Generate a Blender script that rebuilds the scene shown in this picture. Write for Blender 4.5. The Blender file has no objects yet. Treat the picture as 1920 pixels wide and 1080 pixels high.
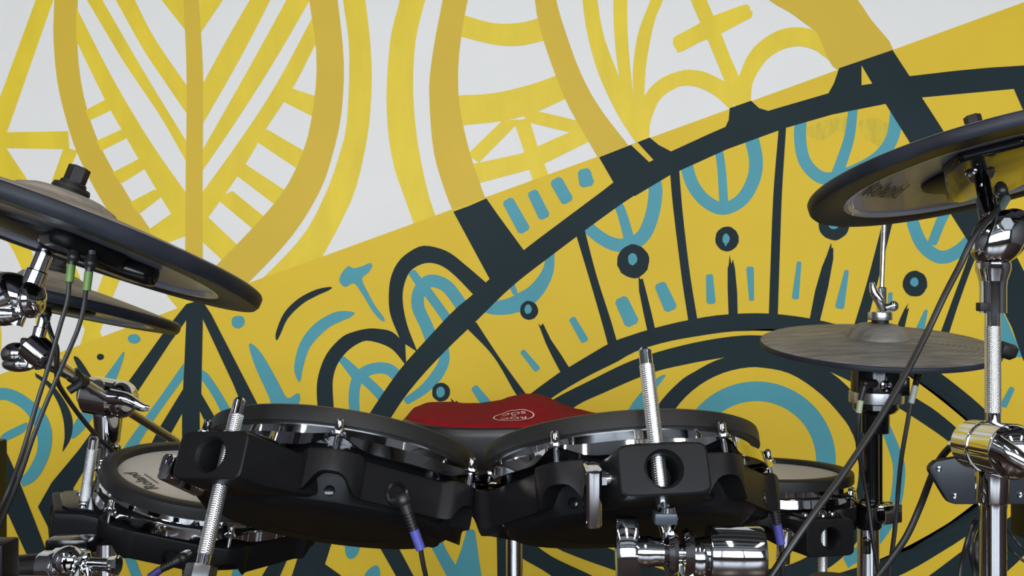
import bpy, bmesh, math, random
from mathutils import Vector, Matrix
from mathutils.geometry import tessellate_polygon
random.seed(5)
PI = math.pi
F = 1900.0            # focal length in pixels of a 1920 px wide picture
CZ = 0.86             # camera height
WALL_Y = 2.5          # the painted wall
SC = bpy.context.scene
COL = SC.collection

# ------------------------------------------------------------------ camera, world, exposure
cam_data = bpy.data.cameras.new('camera')
cam_data.sensor_width = 36.0
cam_data.lens = 36.0 * F / 1920.0
cam_data.clip_start = 0.02
cam = bpy.data.objects.new('camera', cam_data)
cam.location = (0, 0, CZ)
cam.rotation_euler = (PI / 2, 0, 0)
COL.objects.link(cam)
SC.camera = cam
vs = SC.view_settings
vs.view_transform = 'Standard'
vs.look = 'None'
vs.exposure = 0.0
vs.gamma = 1.0
vs.use_curve_mapping = False

world = bpy.data.worlds.new('sky')
world.use_nodes = True
SC.world = world
bg = world.node_tree.nodes['Background']
bg.inputs['Color'].default_value = (0.62, 0.78, 1.0, 1)
bg.inputs['Strength'].default_value = 1.6


def area_light(name, loc, target, sx, sy, power, color):
    d = bpy.data.lights.new(name, 'AREA')
    d.shape = 'RECTANGLE'
    d.size, d.size_y, d.energy, d.color = sx, sy, power, color
    o = bpy.data.objects.new(name, d)
    o.location = loc
    o.rotation_euler = (Vector(target) - Vector(loc)).to_track_quat('-Z', 'Y').to_euler()
    COL.objects.link(o)


# daylight entering through the three windows behind the viewer, and the two ceiling lamps
for wx in (-1.9, 0.1, 2.1):
    area_light('daylight', (wx, -3.62, 1.75), (wx, 2.5, 1.1), 1.86, 1.85, 124, (0.82, 0.91, 1.0))
for lx_ in (-1.6, 0.1, 1.8):
    area_light('ceiling_lamp', (lx_, -0.9, 2.88), (lx_, -0.9, 0), 0.22, 1.3, 34, (1.0, 0.90, 0.78))

# ------------------------------------------------------------------ helpers
def srgb(r, g, b):
    return tuple(((c / 255) / 12.92 if c / 255 <= 0.04045 else ((c / 255 + 0.055) / 1.055) ** 2.4) for c in (r, g, b)) + (1,)


def mat(name, color, rough=0.5, metal=0.0, spec=0.5, noise=0.0, nscale=8.0, bump=0.0, bscale=40.0, coat=0.0,
        stretch=(1, 1, 1), knurl=0.0, kscale=150.0, rings=0.0, rscale=60.0, emit=None):
    m = bpy.data.materials.new(name)
    m.use_nodes = True
    nt = m.node_tree
    N, L = nt.nodes, nt.links
    p = N['Principled BSDF']
    p.inputs['Base Color'].default_value = color
    p.inputs['Roughness'].default_value = rough
    p.inputs['Metallic'].default_value = metal
    p.inputs['Specular IOR Level'].default_value = spec
    p.inputs['Coat Weight'].default_value = coat
    if emit:
        p.inputs['Emission Color'].default_value = color
        p.inputs['Emission Strength'].default_value = emit
    tc = N.new('ShaderNodeTexCoord')
    mp = N.new('ShaderNodeMapping')
    mp.inputs['Scale'].default_value = stretch
    L.new(tc.outputs['Object'], mp.inputs['Vector'])
    if noise:
        n = N.new('ShaderNodeTexNoise')
        n.inputs['Scale'].default_value = nscale
        n.inputs['Detail'].default_value = 5
        L.new(mp.outputs['Vector'], n.inputs['Vector'])
        r = N.new('ShaderNodeValToRGB')
        c = Vector(color[:3])
        r.color_ramp.elements[0].position = 0.3
        r.color_ramp.elements[1].position = 0.7
        r.color_ramp.elements[0].color = tuple(c * (1 - noise)) + (1,)
        r.color_ramp.elements[1].color = tuple(min(1, v * (1 + noise)) for v in c) + (1,)
        L.new(n.outputs['Fac'], r.inputs['Fac'])
        L.new(r.outputs['Color'], p.inputs['Base Color'])
    h = None
    if bump:
        n2 = N.new('ShaderNodeTexNoise')
        n2.inputs['Scale'].default_value = bscale
        n2.inputs['Detail'].default_value = 4
        L.new(mp.outputs['Vector'], n2.inputs['Vector'])
        h, st = n2.outputs['Fac'], bump
    if knurl:
        outs = []
        for d in (1, -1):
            mk = N.new('ShaderNodeMapping')
            mk.inputs['Rotation'].default_value = (0, d * math.radians(58), 0)
            L.new(tc.outputs['Object'], mk.inputs['Vector'])
            w = N.new('ShaderNodeTexWave')
            w.inputs['Scale'].default_value = kscale
            L.new(mk.outputs['Vector'], w.inputs['Vector'])
            outs.append(w.outputs['Fac'])
        mx = N.new('ShaderNodeMath')
        mx.operation = 'MULTIPLY'
        L.new(outs[0], mx.inputs[0])
        L.new(outs[1], mx.inputs[1])
        h, st = mx.outputs[0], knurl
    if rings:
        w = N.new('ShaderNodeTexWave')
        w.wave_type = 'RINGS'
        w.rings_direction = 'Z'
        w.inputs['Scale'].default_value = rscale
        w.inputs['Distortion'].default_value = 0.6
        L.new(tc.outputs['Object'], w.inputs['Vector'])
        h, st = w.outputs['Fac'], rings
    if h is not None:
        b = N.new('ShaderNodeBump')
        b.inputs['Strength'].default_value = st
        b.inputs['Distance'].default_value = 0.001
        L.new(h, b.inputs['Height'])
        L.new(b.outputs['Normal'], p.inputs['Normal'])
    return m


WM = {}                # world matrix of every thing


def new_obj(name, data=None, M=None, parent=None):
    o = bpy.data.objects.new(name, data)
    COL.objects.link(o)
    if M is not None and parent is None:
        o.matrix_world = M
    if parent is not None:
        o.parent = parent
    return o


def thing(name, label, cat, M=None, group=None):
    if M is None:
        M = Matrix.Identity(4)
    elif isinstance(M, Vector):
        M = Matrix.Translation(M)
    o = new_obj(name, None, M)
    o.empty_display_size = 0.05
    o['label'], o['category'] = label, cat
    if group:
        o['group'] = group
    WM[o.name] = M
    return o


def root_of(o):
    while o.parent:
        o = o.parent
    return o


def obj(name, bm, m, parent=None, world=False, angle=35, label=None, kind=None):
    """Link a bmesh as one mesh object. world: its coordinates are world coordinates."""
    if parent is not None and world:
        bm.transform(WM[root_of(parent).name].inverted())
    me = bpy.data.meshes.new(name)
    bmesh.ops.recalc_face_normals(bm, faces=bm.faces[:])
    bm.to_mesh(me)
    bm.free()
    for q in (m if isinstance(m, list) else [m]):
        me.materials.append(q)
    for f in me.polygons:
        f.use_smooth = True
    me.set_sharp_from_angle(angle=math.radians(angle))
    o = new_obj(name, me, None, parent)
    if label:
        o['label'] = label
    if kind:
        o['kind'] = kind
    return o


def W(x, y, d):
    """The world point at depth d that is seen at pixel x, y of the photograph."""
    return Vector(((x - 960) / F * d, d, CZ - (y - 540) / F * d))


def frame_z(z, hint=(1, 0, 0)):
    z = Vector(z).normalized()
    x = Vector(hint)
    x = x - z * x.dot(z)
    if x.length < 1e-5:
        x = Vector((0, 1, 0)) - z * z.y
    x.normalize()
    y = z.cross(x)
    return Matrix((x, y, z)).transposed()


def place(C, z, hint=(1, 0, 0)):
    return Matrix.Translation(C) @ frame_z(z, hint).to_4x4()


def disc_pose(x, y, d, slope, ratio):
    """A disc seen at pixel x, y at depth d whose ellipse has this slope (deg, clockwise) and openness."""
    C = W(x, y, d)
    v = (Vector((0, 0, CZ)) - C).normalized()
    ex = Vector((1, 0, 0))
    ex = (ex - v * ex.dot(v)).normalized()
    ey = ex.cross(-v)
    if ey.z < 0:
        ey = -ey
    t = math.radians(slope)
    n = v * ratio + (ex * math.sin(t) + ey * math.cos(t)) * math.sqrt(1 - ratio * ratio)
    return C, n


def lathe(bm, prof, n=56, M=None):
    rings = []
    for r, z in prof:
        if r < 1e-6:
            rings.append([bm.verts.new((0, 0, z))])
        else:
            rings.append([bm.verts.new((r * math.cos(2 * PI * i / n), r * math.sin(2 * PI * i / n), z)) for i in range(n)])
    for a, b in zip(rings, rings[1:]):
        for i in range(n):
            j = (i + 1) % n
            if len(a) == 1 and len(b) == 1:
                continue
            if len(a) == 1:
                bm.faces.new((a[0], b[i], b[j]))
            elif len(b) == 1:
                bm.faces.new((a[i], a[j], b[0]))
            else:
                bm.faces.new((a[i], a[j], b[j], b[i]))
    if M is not None:
        vs_ = [v for r in rings for v in r]
        bmesh.ops.transform(bm, matrix=M, verts=vs_)
    return rings


def loft(bm, rings, cap=True, closed=True):
    R = [[bm.verts.new(p) for p in r] for r in rings]
    for a, b in zip(R, R[1:]):
        n = len(a)
        for i in range(n if closed else n - 1):
            j = (i + 1) % n
            bm.faces.new((a[i], a[j], b[j], b[i]))
    if cap:
        bm.faces.new(R[0])
        bm.faces.new(list(reversed(R[-1])))
    return R


def tube(bm, a, b, r, r2=None, n=20, cap=True, bev=0.0):
    a, b = Vector(a), Vector(b)
    r2 = r if r2 is None else r2
    L = (b - a).length
    M = place(a, b - a)
    if bev:
        prof = [(0, 0), (r - bev, 0), (r, bev), (r2, L - bev), (r2 - bev, L), (0, L)]
    elif cap:
        prof = [(0, 0), (r, 0), (r2, L), (0, L)]
    else:
        prof = [(r, 0), (r2, L)]
    lathe(bm, prof, n, M)


def spline(pts, k=8, closed=False):
    P = [Vector(p) for p in pts]
    n = len(P)
    if n < 3 and not closed:
        return [P[0].lerp(P[-1], i / k) for i in range(k + 1)]
    out = []
    for i in range(n if closed else n - 1):
        if closed:
            p0, p1, p2, p3 = P[(i - 1) % n], P[i], P[(i + 1) % n], P[(i + 2) % n]
        else:
            p1, p2 = P[i], P[i + 1]
            p0 = P[i - 1] if i else p1 * 2 - p2
            p3 = P[i + 2] if i + 2 < n else p2 * 2 - p1
        for j in range(k):
            t = j / k
            out.append(0.5 * ((2 * p1) + (p2 - p0) * t + (2 * p0 - 5 * p1 + 4 * p2 - p3) * t * t + (3 * p1 - p0 - 3 * p2 + p3) * t ** 3))
    if not closed:
        out.append(P[-1])
    return out


def sweep(bm, pts, r, n=10, smooth=8, cap=True):
    P = spline(pts, smooth) if smooth else [Vector(p) for p in pts]
    rings = []
    T0 = (P[1] - P[0]).normalized()
    X = frame_z(T0).col[0].copy()
    for i, p in enumerate(P):
        T = (P[min(i + 1, len(P) - 1)] - P[max(i - 1, 0)]).normalized()
        X = (X - T * X.dot(T)).normalized()
        Y = T.cross(X)
        rr = r(i / (len(P) - 1)) if callable(r) else r
        rings.append([p + (X * math.cos(2 * PI * k / n) + Y * math.sin(2 * PI * k / n)) * rr for k in range(n)])
    loft(bm, rings, cap)


def box(bm, M, sx, sy, sz, bev=0.0, seg=2):
    r = bmesh.ops.create_cube(bm, size=1.0, matrix=M @ Matrix.Diagonal((sx, sy, sz, 1)))
    if bev:
        ed = list({e for v in r['verts'] for e in v.link_edges})
        bmesh.ops.bevel(bm, geom=ed, offset=bev, segments=seg, affect='EDGES', profile=0.6)


def prism(bm, outline, z0, z1, M=None, bev=0.0, seg=2):
    a = [bm.verts.new((p[0], p[1], z0)) for p in outline]
    b = [bm.verts.new((p[0], p[1], z1)) for p in outline]
    n = len(a)
    fs = [bm.faces.new(a), bm.faces.new(list(reversed(b)))]
    for i in range(n):
        fs.append(bm.faces.new((a[i], b[i], b[(i + 1) % n], a[(i + 1) % n])))
    if M is not None:
        bmesh.ops.transform(bm, matrix=M, verts=a + b)
    bmesh.ops.recalc_face_normals(bm, faces=fs)
    if bev:
        ed = list({e for f in fs for e in f.edges if e.calc_face_angle(0) > 0.5})
        bmesh.ops.bevel(bm, geom=ed, offset=bev, segments=seg, affect='EDGES', profile=0.6)


def ball(bm, c, rx, ry=None, rz=None, R=None, u=28, v=16):
    M = Matrix.Translation(Vector(c)) @ (R.to_4x4() if R is not None else Matrix.Identity(4)) @ Matrix.Diagonal((rx, ry or rx, rz or rx, 1))
    bmesh.ops.create_uvsphere(bm, u_segments=u, v_segments=v, radius=1.0, matrix=M)


def BM():
    return bmesh.new()


def text_bm(body, size, M, depth=0.0, spacing=1.0, shear=0.0):
    cu = bpy.data.curves.new('lettering', 'FONT')
    cu.body, cu.size, cu.align_x, cu.align_y = body, size, 'CENTER', 'CENTER'
    cu.extrude, cu.space_character, cu.shear = depth, spacing, shear
    cu.resolution_u = 6
    o = bpy.data.objects.new('lettering', cu)
    COL.objects.link(o)
    dg = bpy.context.evaluated_depsgraph_get()
    me = bpy.data.meshes.new_from_object(o.evaluated_get(dg))
    bm = BM()
    bm.from_mesh(me)
    bpy.data.objects.remove(o)
    bpy.data.curves.remove(cu)
    bpy.data.meshes.remove(me)
    bm.transform(M)
    return bm


# ------------------------------------------------------------------ materials
M_white = mat('wall white paint', srgb(227, 221, 214), 0.75, noise=0.015, nscale=6, bump=0.12, bscale=160)
M_ochre = mat('ochre paint', srgb(208, 172, 50), 0.55, spec=0.25, noise=0.03, nscale=5, bump=0.1, bscale=160)
M_bright = mat('bright yellow brush paint', srgb(223, 192, 44), 0.5, spec=0.25, noise=0.06, nscale=7, stretch=(3, 1, 1), bump=0.15, bscale=90)
M_yellow = mat('yellow paint', srgb(219, 182, 46), 0.6, spec=0.25, noise=0.03, nscale=4, bump=0.1, bscale=160)
M_navy = mat('dark slate paint', srgb(35, 47, 50), 0.6, spec=0.10, noise=0.10, nscale=5, bump=0.1, bscale=160)
M_teal = mat('teal paint', srgb(78, 148, 158), 0.55, spec=0.25, noise=0.05, nscale=8, bump=0.1, bscale=120)
M_wall = mat('grey wall paint', srgb(84, 84, 86), 0.8, noise=0.02)
M_floor = mat('reddish brown floor', srgb(50, 36, 32), 0.28, noise=0.2, nscale=3, stretch=(1, 8, 1))
M_ceil = mat('grey ceiling', srgb(108, 110, 112), 0.85, noise=0.02)
M_frame = mat('dark window frame', srgb(40, 40, 42), 0.4, noise=0.05)
M_chrome = mat('chrome', (0.68, 0.68, 0.70, 1), 0.05, 1.0, noise=0.03, nscale=20)
M_chrome2 = mat('satin steel', (0.55, 0.55, 0.56, 1), 0.28, 1.0, noise=0.08, nscale=60)
M_knurl = mat('knurled chrome', (0.93, 0.93, 0.93, 1), 0.34, 1.0, knurl=0.6, kscale=210)
M_black = mat('black moulded plastic', (0.0075, 0.0072, 0.0078, 1), 0.42, spec=0.15, noise=0.1, nscale=30, bump=0.06, bscale=900)
M_gloss = mat('glossy black plastic', (0.005, 0.005, 0.006, 1), 0.14, spec=0.4, noise=0.1, nscale=20)
M_rim = mat('black rubber rim', (0.015, 0.0142, 0.0135, 1), 0.48, spec=0.22, noise=0.15, nscale=25)
M_rubber = mat('toplit black rubber', (0.175, 0.152, 0.126, 1), 0.5, spec=0.35, noise=0.45, nscale=16, stretch=(1, 5, 1), rings=0.5, rscale=42)  # scuffed black rubber; light from above is put into its pale taupe colour
M_under = mat('black rubber edge', (0.018, 0.020, 0.027, 1), 0.45, spec=0.18, noise=0.35, nscale=18)
M_plate = mat('grey glossy plate', (0.27, 0.275, 0.34, 1), 0.26, noise=0.03, nscale=10, coat=0.12)  # grey plastic; base lifted and blued to stand in for reflected window light
M_cable = mat('black cable jacket', (0.012, 0.011, 0.011, 1), 0.42, noise=0.1, nscale=60)
M_green = mat('green tape', srgb(96, 128, 58), 0.5, noise=0.1, nscale=90)
M_blue = mat('violet blue tape', srgb(70, 70, 146), 0.5, noise=0.1, nscale=90)
M_grey = mat('grey tape', srgb(150, 152, 142), 0.5, noise=0.1, nscale=90)
M_head = mat('white mesh drum head', srgb(205, 196, 184), 0.7, noise=0.03, nscale=300, bump=0.2, bscale=700)
M_print = mat('black print', (0.02, 0.02, 0.022, 1), 0.5, noise=0.05)
M_printg = mat('dark grey print', (0.012, 0.012, 0.014, 1), 0.4, noise=0.05)
M_red = mat('red velour', srgb(128, 16, 24), 0.85, spec=0.15, noise=0.12, nscale=60, bump=0.3, bscale=500)
M_vinyl = mat('black vinyl', (0.014, 0.013, 0.012, 1), 0.4, noise=0.1, nscale=20, bump=0.15, bscale=300)
M_logo = mat('cream print', srgb(232, 208, 196), 0.6, noise=0.03)
M_grille = mat('black speaker cloth', (0.022, 0.020, 0.016, 1), 0.85, noise=0.4, nscale=300, bump=0.6, bscale=500)
M_lampd = mat('lamp diffuser', (1.0, 0.93, 0.82, 1), 0.5, noise=0.01, emit=9.0)

# ------------------------------------------------------------------ room
def slab(name, x0, x1, y0, y1, z0, z1, m):
    bm = BM()
    box(bm, Matrix.Translation(((x0 + x1) / 2, (y0 + y1) / 2, (z0 + z1) / 2)), x1 - x0, y1 - y0, z1 - z0)
    o = obj(name, bm, m)
    o['kind'] = 'structure'
    return o


RX0, RX1, RY0, RY1, RZ = -3.4, 3.6, -3.5, WALL_Y, 2.9
slab('floor', RX0 - .1, RX1 + .1, RY0 - .2, RY1 + .1, -0.1, 0.0, M_floor)
slab('ceiling', RX0 - .1, RX1 + .1, RY0 - .2, RY1 + .1, RZ, RZ + 0.1, M_ceil)
bm = BM()
for k in range(7):
    box(bm, Matrix.Translation(((RX0 + RX1) / 2, -3.0 + k * .85, RZ - .06)), RX1 - RX0, .10, .12)
beams = obj('trim_1', bm, M_frame)
beams['kind'] = 'structure'
slab('wall_left', RX0 - .1, RX0, RY0 - .2, RY1 + .1, 0, RZ, M_wall)
slab('wall_right', RX1, RX1 + .1, RY0 - .2, RY1 + .1, 0, RZ, M_wall)
# the wall behind the viewer, with three window openings
bm = BM()
WZ0, WZ1 = 0.8, 2.7
xs = [RX0 - .1] + [v for c in (-1.9, 0.1, 2.1) for v in (c - .95, c + .95)] + [RX1 + .1]
for i in range(0, len(xs), 2):
    box(bm, Matrix.Translation(((xs[i] + xs[i + 1]) / 2, RY0 - .1, RZ / 2)), xs[i + 1] - xs[i], .2, RZ)
for i in range(1, len(xs) - 1, 2):
    for z0, z1 in ((0, WZ0), (WZ1, RZ)):
        box(bm, Matrix.Translation(((xs[i] + xs[i + 1]) / 2, RY0 - .1, (z0 + z1) / 2)), xs[i + 1] - xs[i], .2, z1 - z0)
obj('wall_front', bm, M_wall)['kind'] = 'structure'
for k, c in enumerate((-1.9, 0.1, 2.1)):
    bm = BM()
    for sx in (-.93, -.31, .31, .93):
        box(bm, Matrix.Translation((c + sx, RY0 - .06, (WZ0 + WZ1) / 2)), .035, .05, WZ1 - WZ0)
    for z in (WZ0 + .02, 1.3, WZ1 - .02):
        box(bm, Matrix.Translation((c, RY0 - .06, z)), 1.9, .05, .035)
    obj('window_%d' % (k + 1), bm, M_frame)['kind'] = 'structure'

# ------------------------------------------------------------------ mural on the back wall (paint layers in the wall's own mesh)
wb = BM()
box(wb, Matrix.Translation(((RX0 + RX1) / 2, WALL_Y + .05, RZ / 2)), RX1 - RX0 + .2, .1, RZ)
M_smear = mat('olive smear', srgb(206, 176, 46), 0.55, spec=0.25, noise=0.12, nscale=22, stretch=(4, 1, 1))
WMATS = [M_white, M_ochre, M_bright, M_yellow, M_navy, M_teal, M_smear]
WH, OC, BR, YE, NA, TE = range(6)
layer = [0]


def mp(p, off):
    return Vector(((p[0] - 960) / F * WALL_Y, WALL_Y - off, max(0.002, CZ - (p[1] - 540) / F * WALL_Y)))


def _off():
    layer[0] += 1
    return 0.0002 + layer[0] * 0.00002


def V2(pts):
    return [Vector((p[0], p[1], 0)) for p in pts]


def poly(m, pts):
    o = _off()
    P = [(p[0], p[1], 0.0) for p in pts]
    vv = [wb.verts.new(mp(p, o)) for p in P]
    for t in tessellate_polygon([[Vector(p) for p in P]]):
        if len(set(t)) == 3:
            f = wb.faces.new([vv[i] for i in t])
            f.material_index = m


def spoly(m, pts, k=5):
    poly(m, spline(V2(pts), k, True))


def ext(P):
    """Carry an edge that stops at the picture's border on across the wall."""
    P = list(P)
    for a, b, ins in ((0, 1, True), (-1, -2, False)):
        p, q = P[a], P[b]
        if p.x <= 3 or p.x >= 1917 or p.y <= 3 or p.y >= 1077:
            d = (p - q).normalized() * 380
            if ins:
                P.insert(0, p + d)
            else:
                P.append(p + d)
    return P


def resample(P, n):
    S = [0]
    for a, b in zip(P, P[1:]):
        S.append(S[-1] + (b - a).length)
    out, j = [], 0
    for i in range(n):
        t = S[-1] * i / (n - 1)
        while j < len(P) - 2 and S[j + 1] < t:
            j += 1
        u = (t - S[j]) / max(1e-9, S[j + 1] - S[j])
        out.append(P[j].lerp(P[j + 1], min(1, max(0, u))))
    return out


def band(m, A, B, n=36, k=6, e=True):
    o = _off()
    A, B = V2(A), V2(B)
    if e:
        A, B = ext(A), ext(B)
    A, B = resample(spline(A, k), n), resample(spline(B, k), n)
    a = [wb.verts.new(mp(p, o)) for p in A]
    b = [wb.verts.new(mp(p, o)) for p in B]
    for i in range(n - 1):
        f = wb.faces.new((a[i], a[i + 1], b[i + 1], b[i]))
        f.material_index = m


def stroke(m, pts, w, w2=None, rnd=True, wm=None, k=8):
    """A brush stroke along pts: width w at the start, wm in the middle, w2 at the end, rounded ends."""
    P = spline(V2(pts), k)
    n = len(P)
    w2 = w if w2 is None else w2
    A, B = [], []
    for i, p in enumerate(P):
        t = i / (n - 1)
        T = (P[min(i + 1, n - 1)] - P[max(i - 1, 0)]).normalized()
        N_ = Vector((-T.y, T.x, 0))
        ww = w + (w2 - w) * t
        if wm is not None:
            ww = (w * (1 - 2 * t) + wm * 2 * t) if t < .5 else (wm * (2 - 2 * t) + w2 * (2 * t - 1))
        A.append(p + N_ * ww / 2)
        B.append(p - N_ * ww / 2)
    out = list(A)
    if rnd and w2 > 3:
        T = (P[-1] - P[-2]).normalized()
        out += [P[-1] + T * w2 * .22 + (A[-1] - P[-1]) * .6, P[-1] + T * w2 * .22 + (B[-1] - P[-1]) * .6]
    out += list(reversed(B))
    if rnd and w > 3:
        T = (P[0] - P[1]).normalized()
        out += [P[0] + T * w * .22 + (B[0] - P[0]) * .6, P[0] + T * w * .22 + (A[0] - P[0]) * .6]
    poly(m, out)


def circ(m, x, y, rx, ry=None, n=20, jit=0.05):
    ry = ry or rx
    poly(m, [(x + rx * (1 + random.uniform(-jit, jit)) * math.cos(2 * PI * i / n), y + ry * (1 + random.uniform(-jit, jit)) * math.sin(2 * PI * i / n)) for i in range(n)])


def ring(m, x, y, r0, x1, y1, r1, n=72):
    o = _off()
    a = [wb.verts.new(mp((x + r0 * math.cos(2 * PI * i / n), y + r0 * math.sin(2 * PI * i / n)), o)) for i in range(n)]
    b = [wb.verts.new(mp((x1 + r1 * math.cos(2 * PI * i / n), y1 + r1 * math.sin(2 * PI * i / n)), o)) for i in range(n)]
    for i in range(n):
        j = (i + 1) % n
        f = wb.faces.new((a[i], a[j], b[j], b[i]))
        f.material_index = m


# --- the upper left leaf: white wall with yellow brush lines
band(BR, [(67, 0), (0, 182), (-60, 340)], [(100, 0), (13, 248), (-20, 340)])
poly(BR, [(-80, 252), (13, 248), (128, 246), (130, 280), (12, 278), (-80, 275)])
poly(BR, [(-40, 250), (4, 266), (48, 332), (120, 450), (150, 520), (120, 520), (60, 440), (0, 350)])
poly(BR, [(120, 276), (146, 283), (131, 317), (112, 375), (80, 380), (97, 340)])
band(OC, [(102, -60), (102, 0), (100, 67), (107, 150), (122, 217), (143, 283), (177, 353), (222, 425), (280, 500), (345, 575)],
     [(146, -60), (146, 0), (145, 83), (153, 160), (170, 227), (192, 282), (230, 350), (265, 405), (310, 465), (380, 520)])
# veins, left
poly(BR, [(283, -30), (343, -20), (347, 56), (303, 0)])
band(BR, [(200, -25), (217, 0), (267, 90), (300, 140), (352, 216)], [(240, -25), (253, 0), (290, 72), (352, 163)])
band(BR, [(148, -25), (163, 0), (233, 117), (300, 217), (352, 308)], [(178, -25), (192, 0), (273, 140), (352, 269)])
band(BR, [(143, 76), (197, 187), (235, 255), (290, 350), (345, 440), (352, 452)], [(143, 14), (213, 150), (283, 267), (352, 366)])
for q in ([(160, 207), (197, 187), (212, 205), (168, 226)], [(181, 264), (227, 243), (240, 258), (190, 283)],
          [(210, 324), (260, 298), (273, 316), (228, 344)], [(244, 379), (290, 355), (307, 366), (260, 402)],
          [(278, 431), (325, 398), (350, 430), (350, 442), (328, 450), (300, 462)]):
    poly(BR, q)
# veins, right
poly(BR, [(373, -20), (430, -20), (418, 0), (376, 62)])
band(BR, [(480, -25), (468, 0), (425, 75), (377, 163)], [(520, -25), (507, 0), (450, 110), (377, 238)])
band(BR, [(550, -25), (537, 0), (473, 117), (377, 286)], [(595, -25), (577, 7), (513, 117), (443, 227), (377, 324)])
band(BR, [(590, 25), (517, 160), (447, 267), (377, 364)], [(592, 82), (550, 163), (500, 240), (462, 305), (412, 378), (375, 428)])
for q in ([(545, 165), (594, 181), (587, 219), (530, 190)], [(500, 242), (572, 284), (555, 315), (482, 266)],
          [(459, 307), (536, 358), (516, 384), (442, 328)], [(405, 372), (436, 358), (495, 406), (475, 430), (410, 376)],
          [(378, 420), (388, 405), (446, 460), (418, 489), (378, 452)]):
    poly(BR, q)
band(OC, [(580, -60), (580, 0), (592, 83), (593, 150), (585, 217), (570, 280), (533, 357), (473, 428), (415, 488), (330, 575)],
     [(628, -60), (633, 0), (641, 67), (645, 133), (640, 215), (625, 285), (600, 358), (547, 443), (473, 523), (420, 575)])
band(BR, [(640, -60), (643, 0), (653, 67), (655, 133), (650, 233), (638, 285), (612, 360), (567, 443), (488, 526), (450, 560)],
     [(678, -60), (685, 0), (693, 67), (697, 133), (695, 200), (687, 267), (667, 353), (640, 415), (605, 480), (560, 560)])
band(OC, [(344, -60), (344, 0), (349, 100), (350, 200), (348, 360), (347, 600)], [(372, -60), (373, 0), (377, 67), (381, 150), (380, 360), (381, 600)])
# leaf below the left cymbals
band(BR, [(0, 355), (60, 430), (110, 520), (160, 620), (185, 700)], [(42, 345), (100, 430), (142, 500), (168, 580), (215, 680)])
band(BR, [(200, 500), (178, 560), (140, 680)], [(240, 490), (210, 560), (178, 650)])
band(BR, [(0, 440), (25, 470), (60, 560), (75, 680)], [(0, 400), (40, 440), (62, 480), (70, 560), (112, 680)], e=False)
band(BR, [(0, 590), (3, 640), (-3, 690)], [(-40, 560), (-40, 640), (-40, 690)], e=False)
band(BR, [(290, 525), (335, 580), (360, 600)], [(330, 520), (360, 560), (400, 590)])
# --- the middle leaf
band(BR, [(757, -60), (750, 0), (733, 67), (725, 167), (728, 250), (740, 317), (755, 360), (780, 432)],
     [(812, -60), (797, 0), (782, 60), (776, 110), (775, 183), (783, 267), (802, 360), (822, 420)])
band(BR, [(868, 28), (923, 43), (973, 43), (1015, 33)], [(862, 68), (923, 83), (973, 86), (1025, 75)])
band(BR, [(858, 179), (923, 175), (990, 160), (1048, 140)], [(866, 235), (940, 227), (1000, 212), (1065, 183)])
poly(BR, [(942, 226), (970, 224), (967, 235), (898, 305), (876, 290)])
poly(BR, [(963, 226), (992, 222), (1008, 275), (1030, 332), (1000, 342), (983, 285)])
poly(BR, [(980, 215), (1010, 209), (1086, 227), (1097, 251), (1067, 248), (993, 230)])
band(BR, [(884, 308), (980, 287), (1003, 277), (1070, 248), (1097, 249)], [(896, 344), (992, 318), (1020, 307), (1105, 265)])
band(OC, [(838, -60), (830, 0), (817, 67), (807, 133), (805, 183), (813, 283), (835, 360), (852, 402)],
     [(892, -60), (877, 0), (865, 67), (859, 133), (862, 200), (880, 283), (903, 353), (914, 380)])
band(OC, [(1000, -60), (1003, 0), (1010, 43), (1027, 100), (1057, 180), (1083, 230), (1124, 300)],
     [(1034, -60), (1043, 0), (1057, 50), (1087, 133), (1123, 200), (1184, 280)])
# --- fan of brush strokes
band(BR, [(1088, -60), (1092, 0), (1102, 67), (1123, 140), (1157, 213), (1195, 272)], [(1112, -60), (1120, 0), (1132, 67), (1160, 143), (1187, 213), (1200, 268)])
band(BR, [(1150, -60), (1150, 0), (1152, 67), (1162, 150), (1180, 205), (1198, 265)], [(1176, -60), (1176, 0), (1177, 67), (1185, 157), (1197, 217), (1202, 262)])
band(BR, [(1240, -60), (1220, 0), (1197, 60), (1187, 127), (1188, 167), (1199, 250)], [(1260, -60), (1243, 0), (1227, 40), (1212, 117), (1208, 183), (1208, 240)])
band(BR, [(1198, 266), (1200, 207), (1213, 173), (1240, 147), (1280, 132), (1313, 133), (1337, 142), (1364, 158), (1382, 190)],
     [(1217, 262), (1220, 227), (1237, 187), (1263, 167), (1280, 161), (1303, 162), (1330, 173), (1350, 187), (1370, 206)])
band(BR, [(1275, -60), (1295, 0), (1328, 77), (1360, 155), (1382, 205)], [(1303, -60), (1325, 0), (1352, 63), (1373, 117), (1386, 145), (1388, 200)])
poly(BR, [(1262, 72), (1266, 68), (1280, 61), (1337, 30), (1385, 12), (1400, 8), (1406, 13), (1405, 18), (1411, 22), (1409, 33), (1380, 48), (1352, 63), (1310, 80), (1280, 96), (1270, 99), (1268, 92), (1262, 84)])
band(BR, [(1380, 205), (1380, 180), (1387, 140), (1407, 97), (1440, 67), (1480, 52), (1527, 56), (1560, 75)],
     [(1408, 192), (1408, 180), (1413, 150), (1437, 113), (1467, 93), (1500, 87), (1533, 97), (1576, 132)])
spoly(OC, [(1380, -60), (1442, 0), (1480, 23), (1513, 47), (1530, 60), (1540, 80), (1552, 108), (1573, 132), (1640, 140), (1676, 96), (1633, 37), (1608, 0), (1560, -60)], 3)
# --- the lower yellow half of the wall
poly(YE, [(-1200, 1137), (-1200, 1200), (3300, 1200), (3300, -497), (1920, 4), (1673, 94), (910, 370), (605, 481), (330, 579), (177, 637), (0, 702)])
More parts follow.
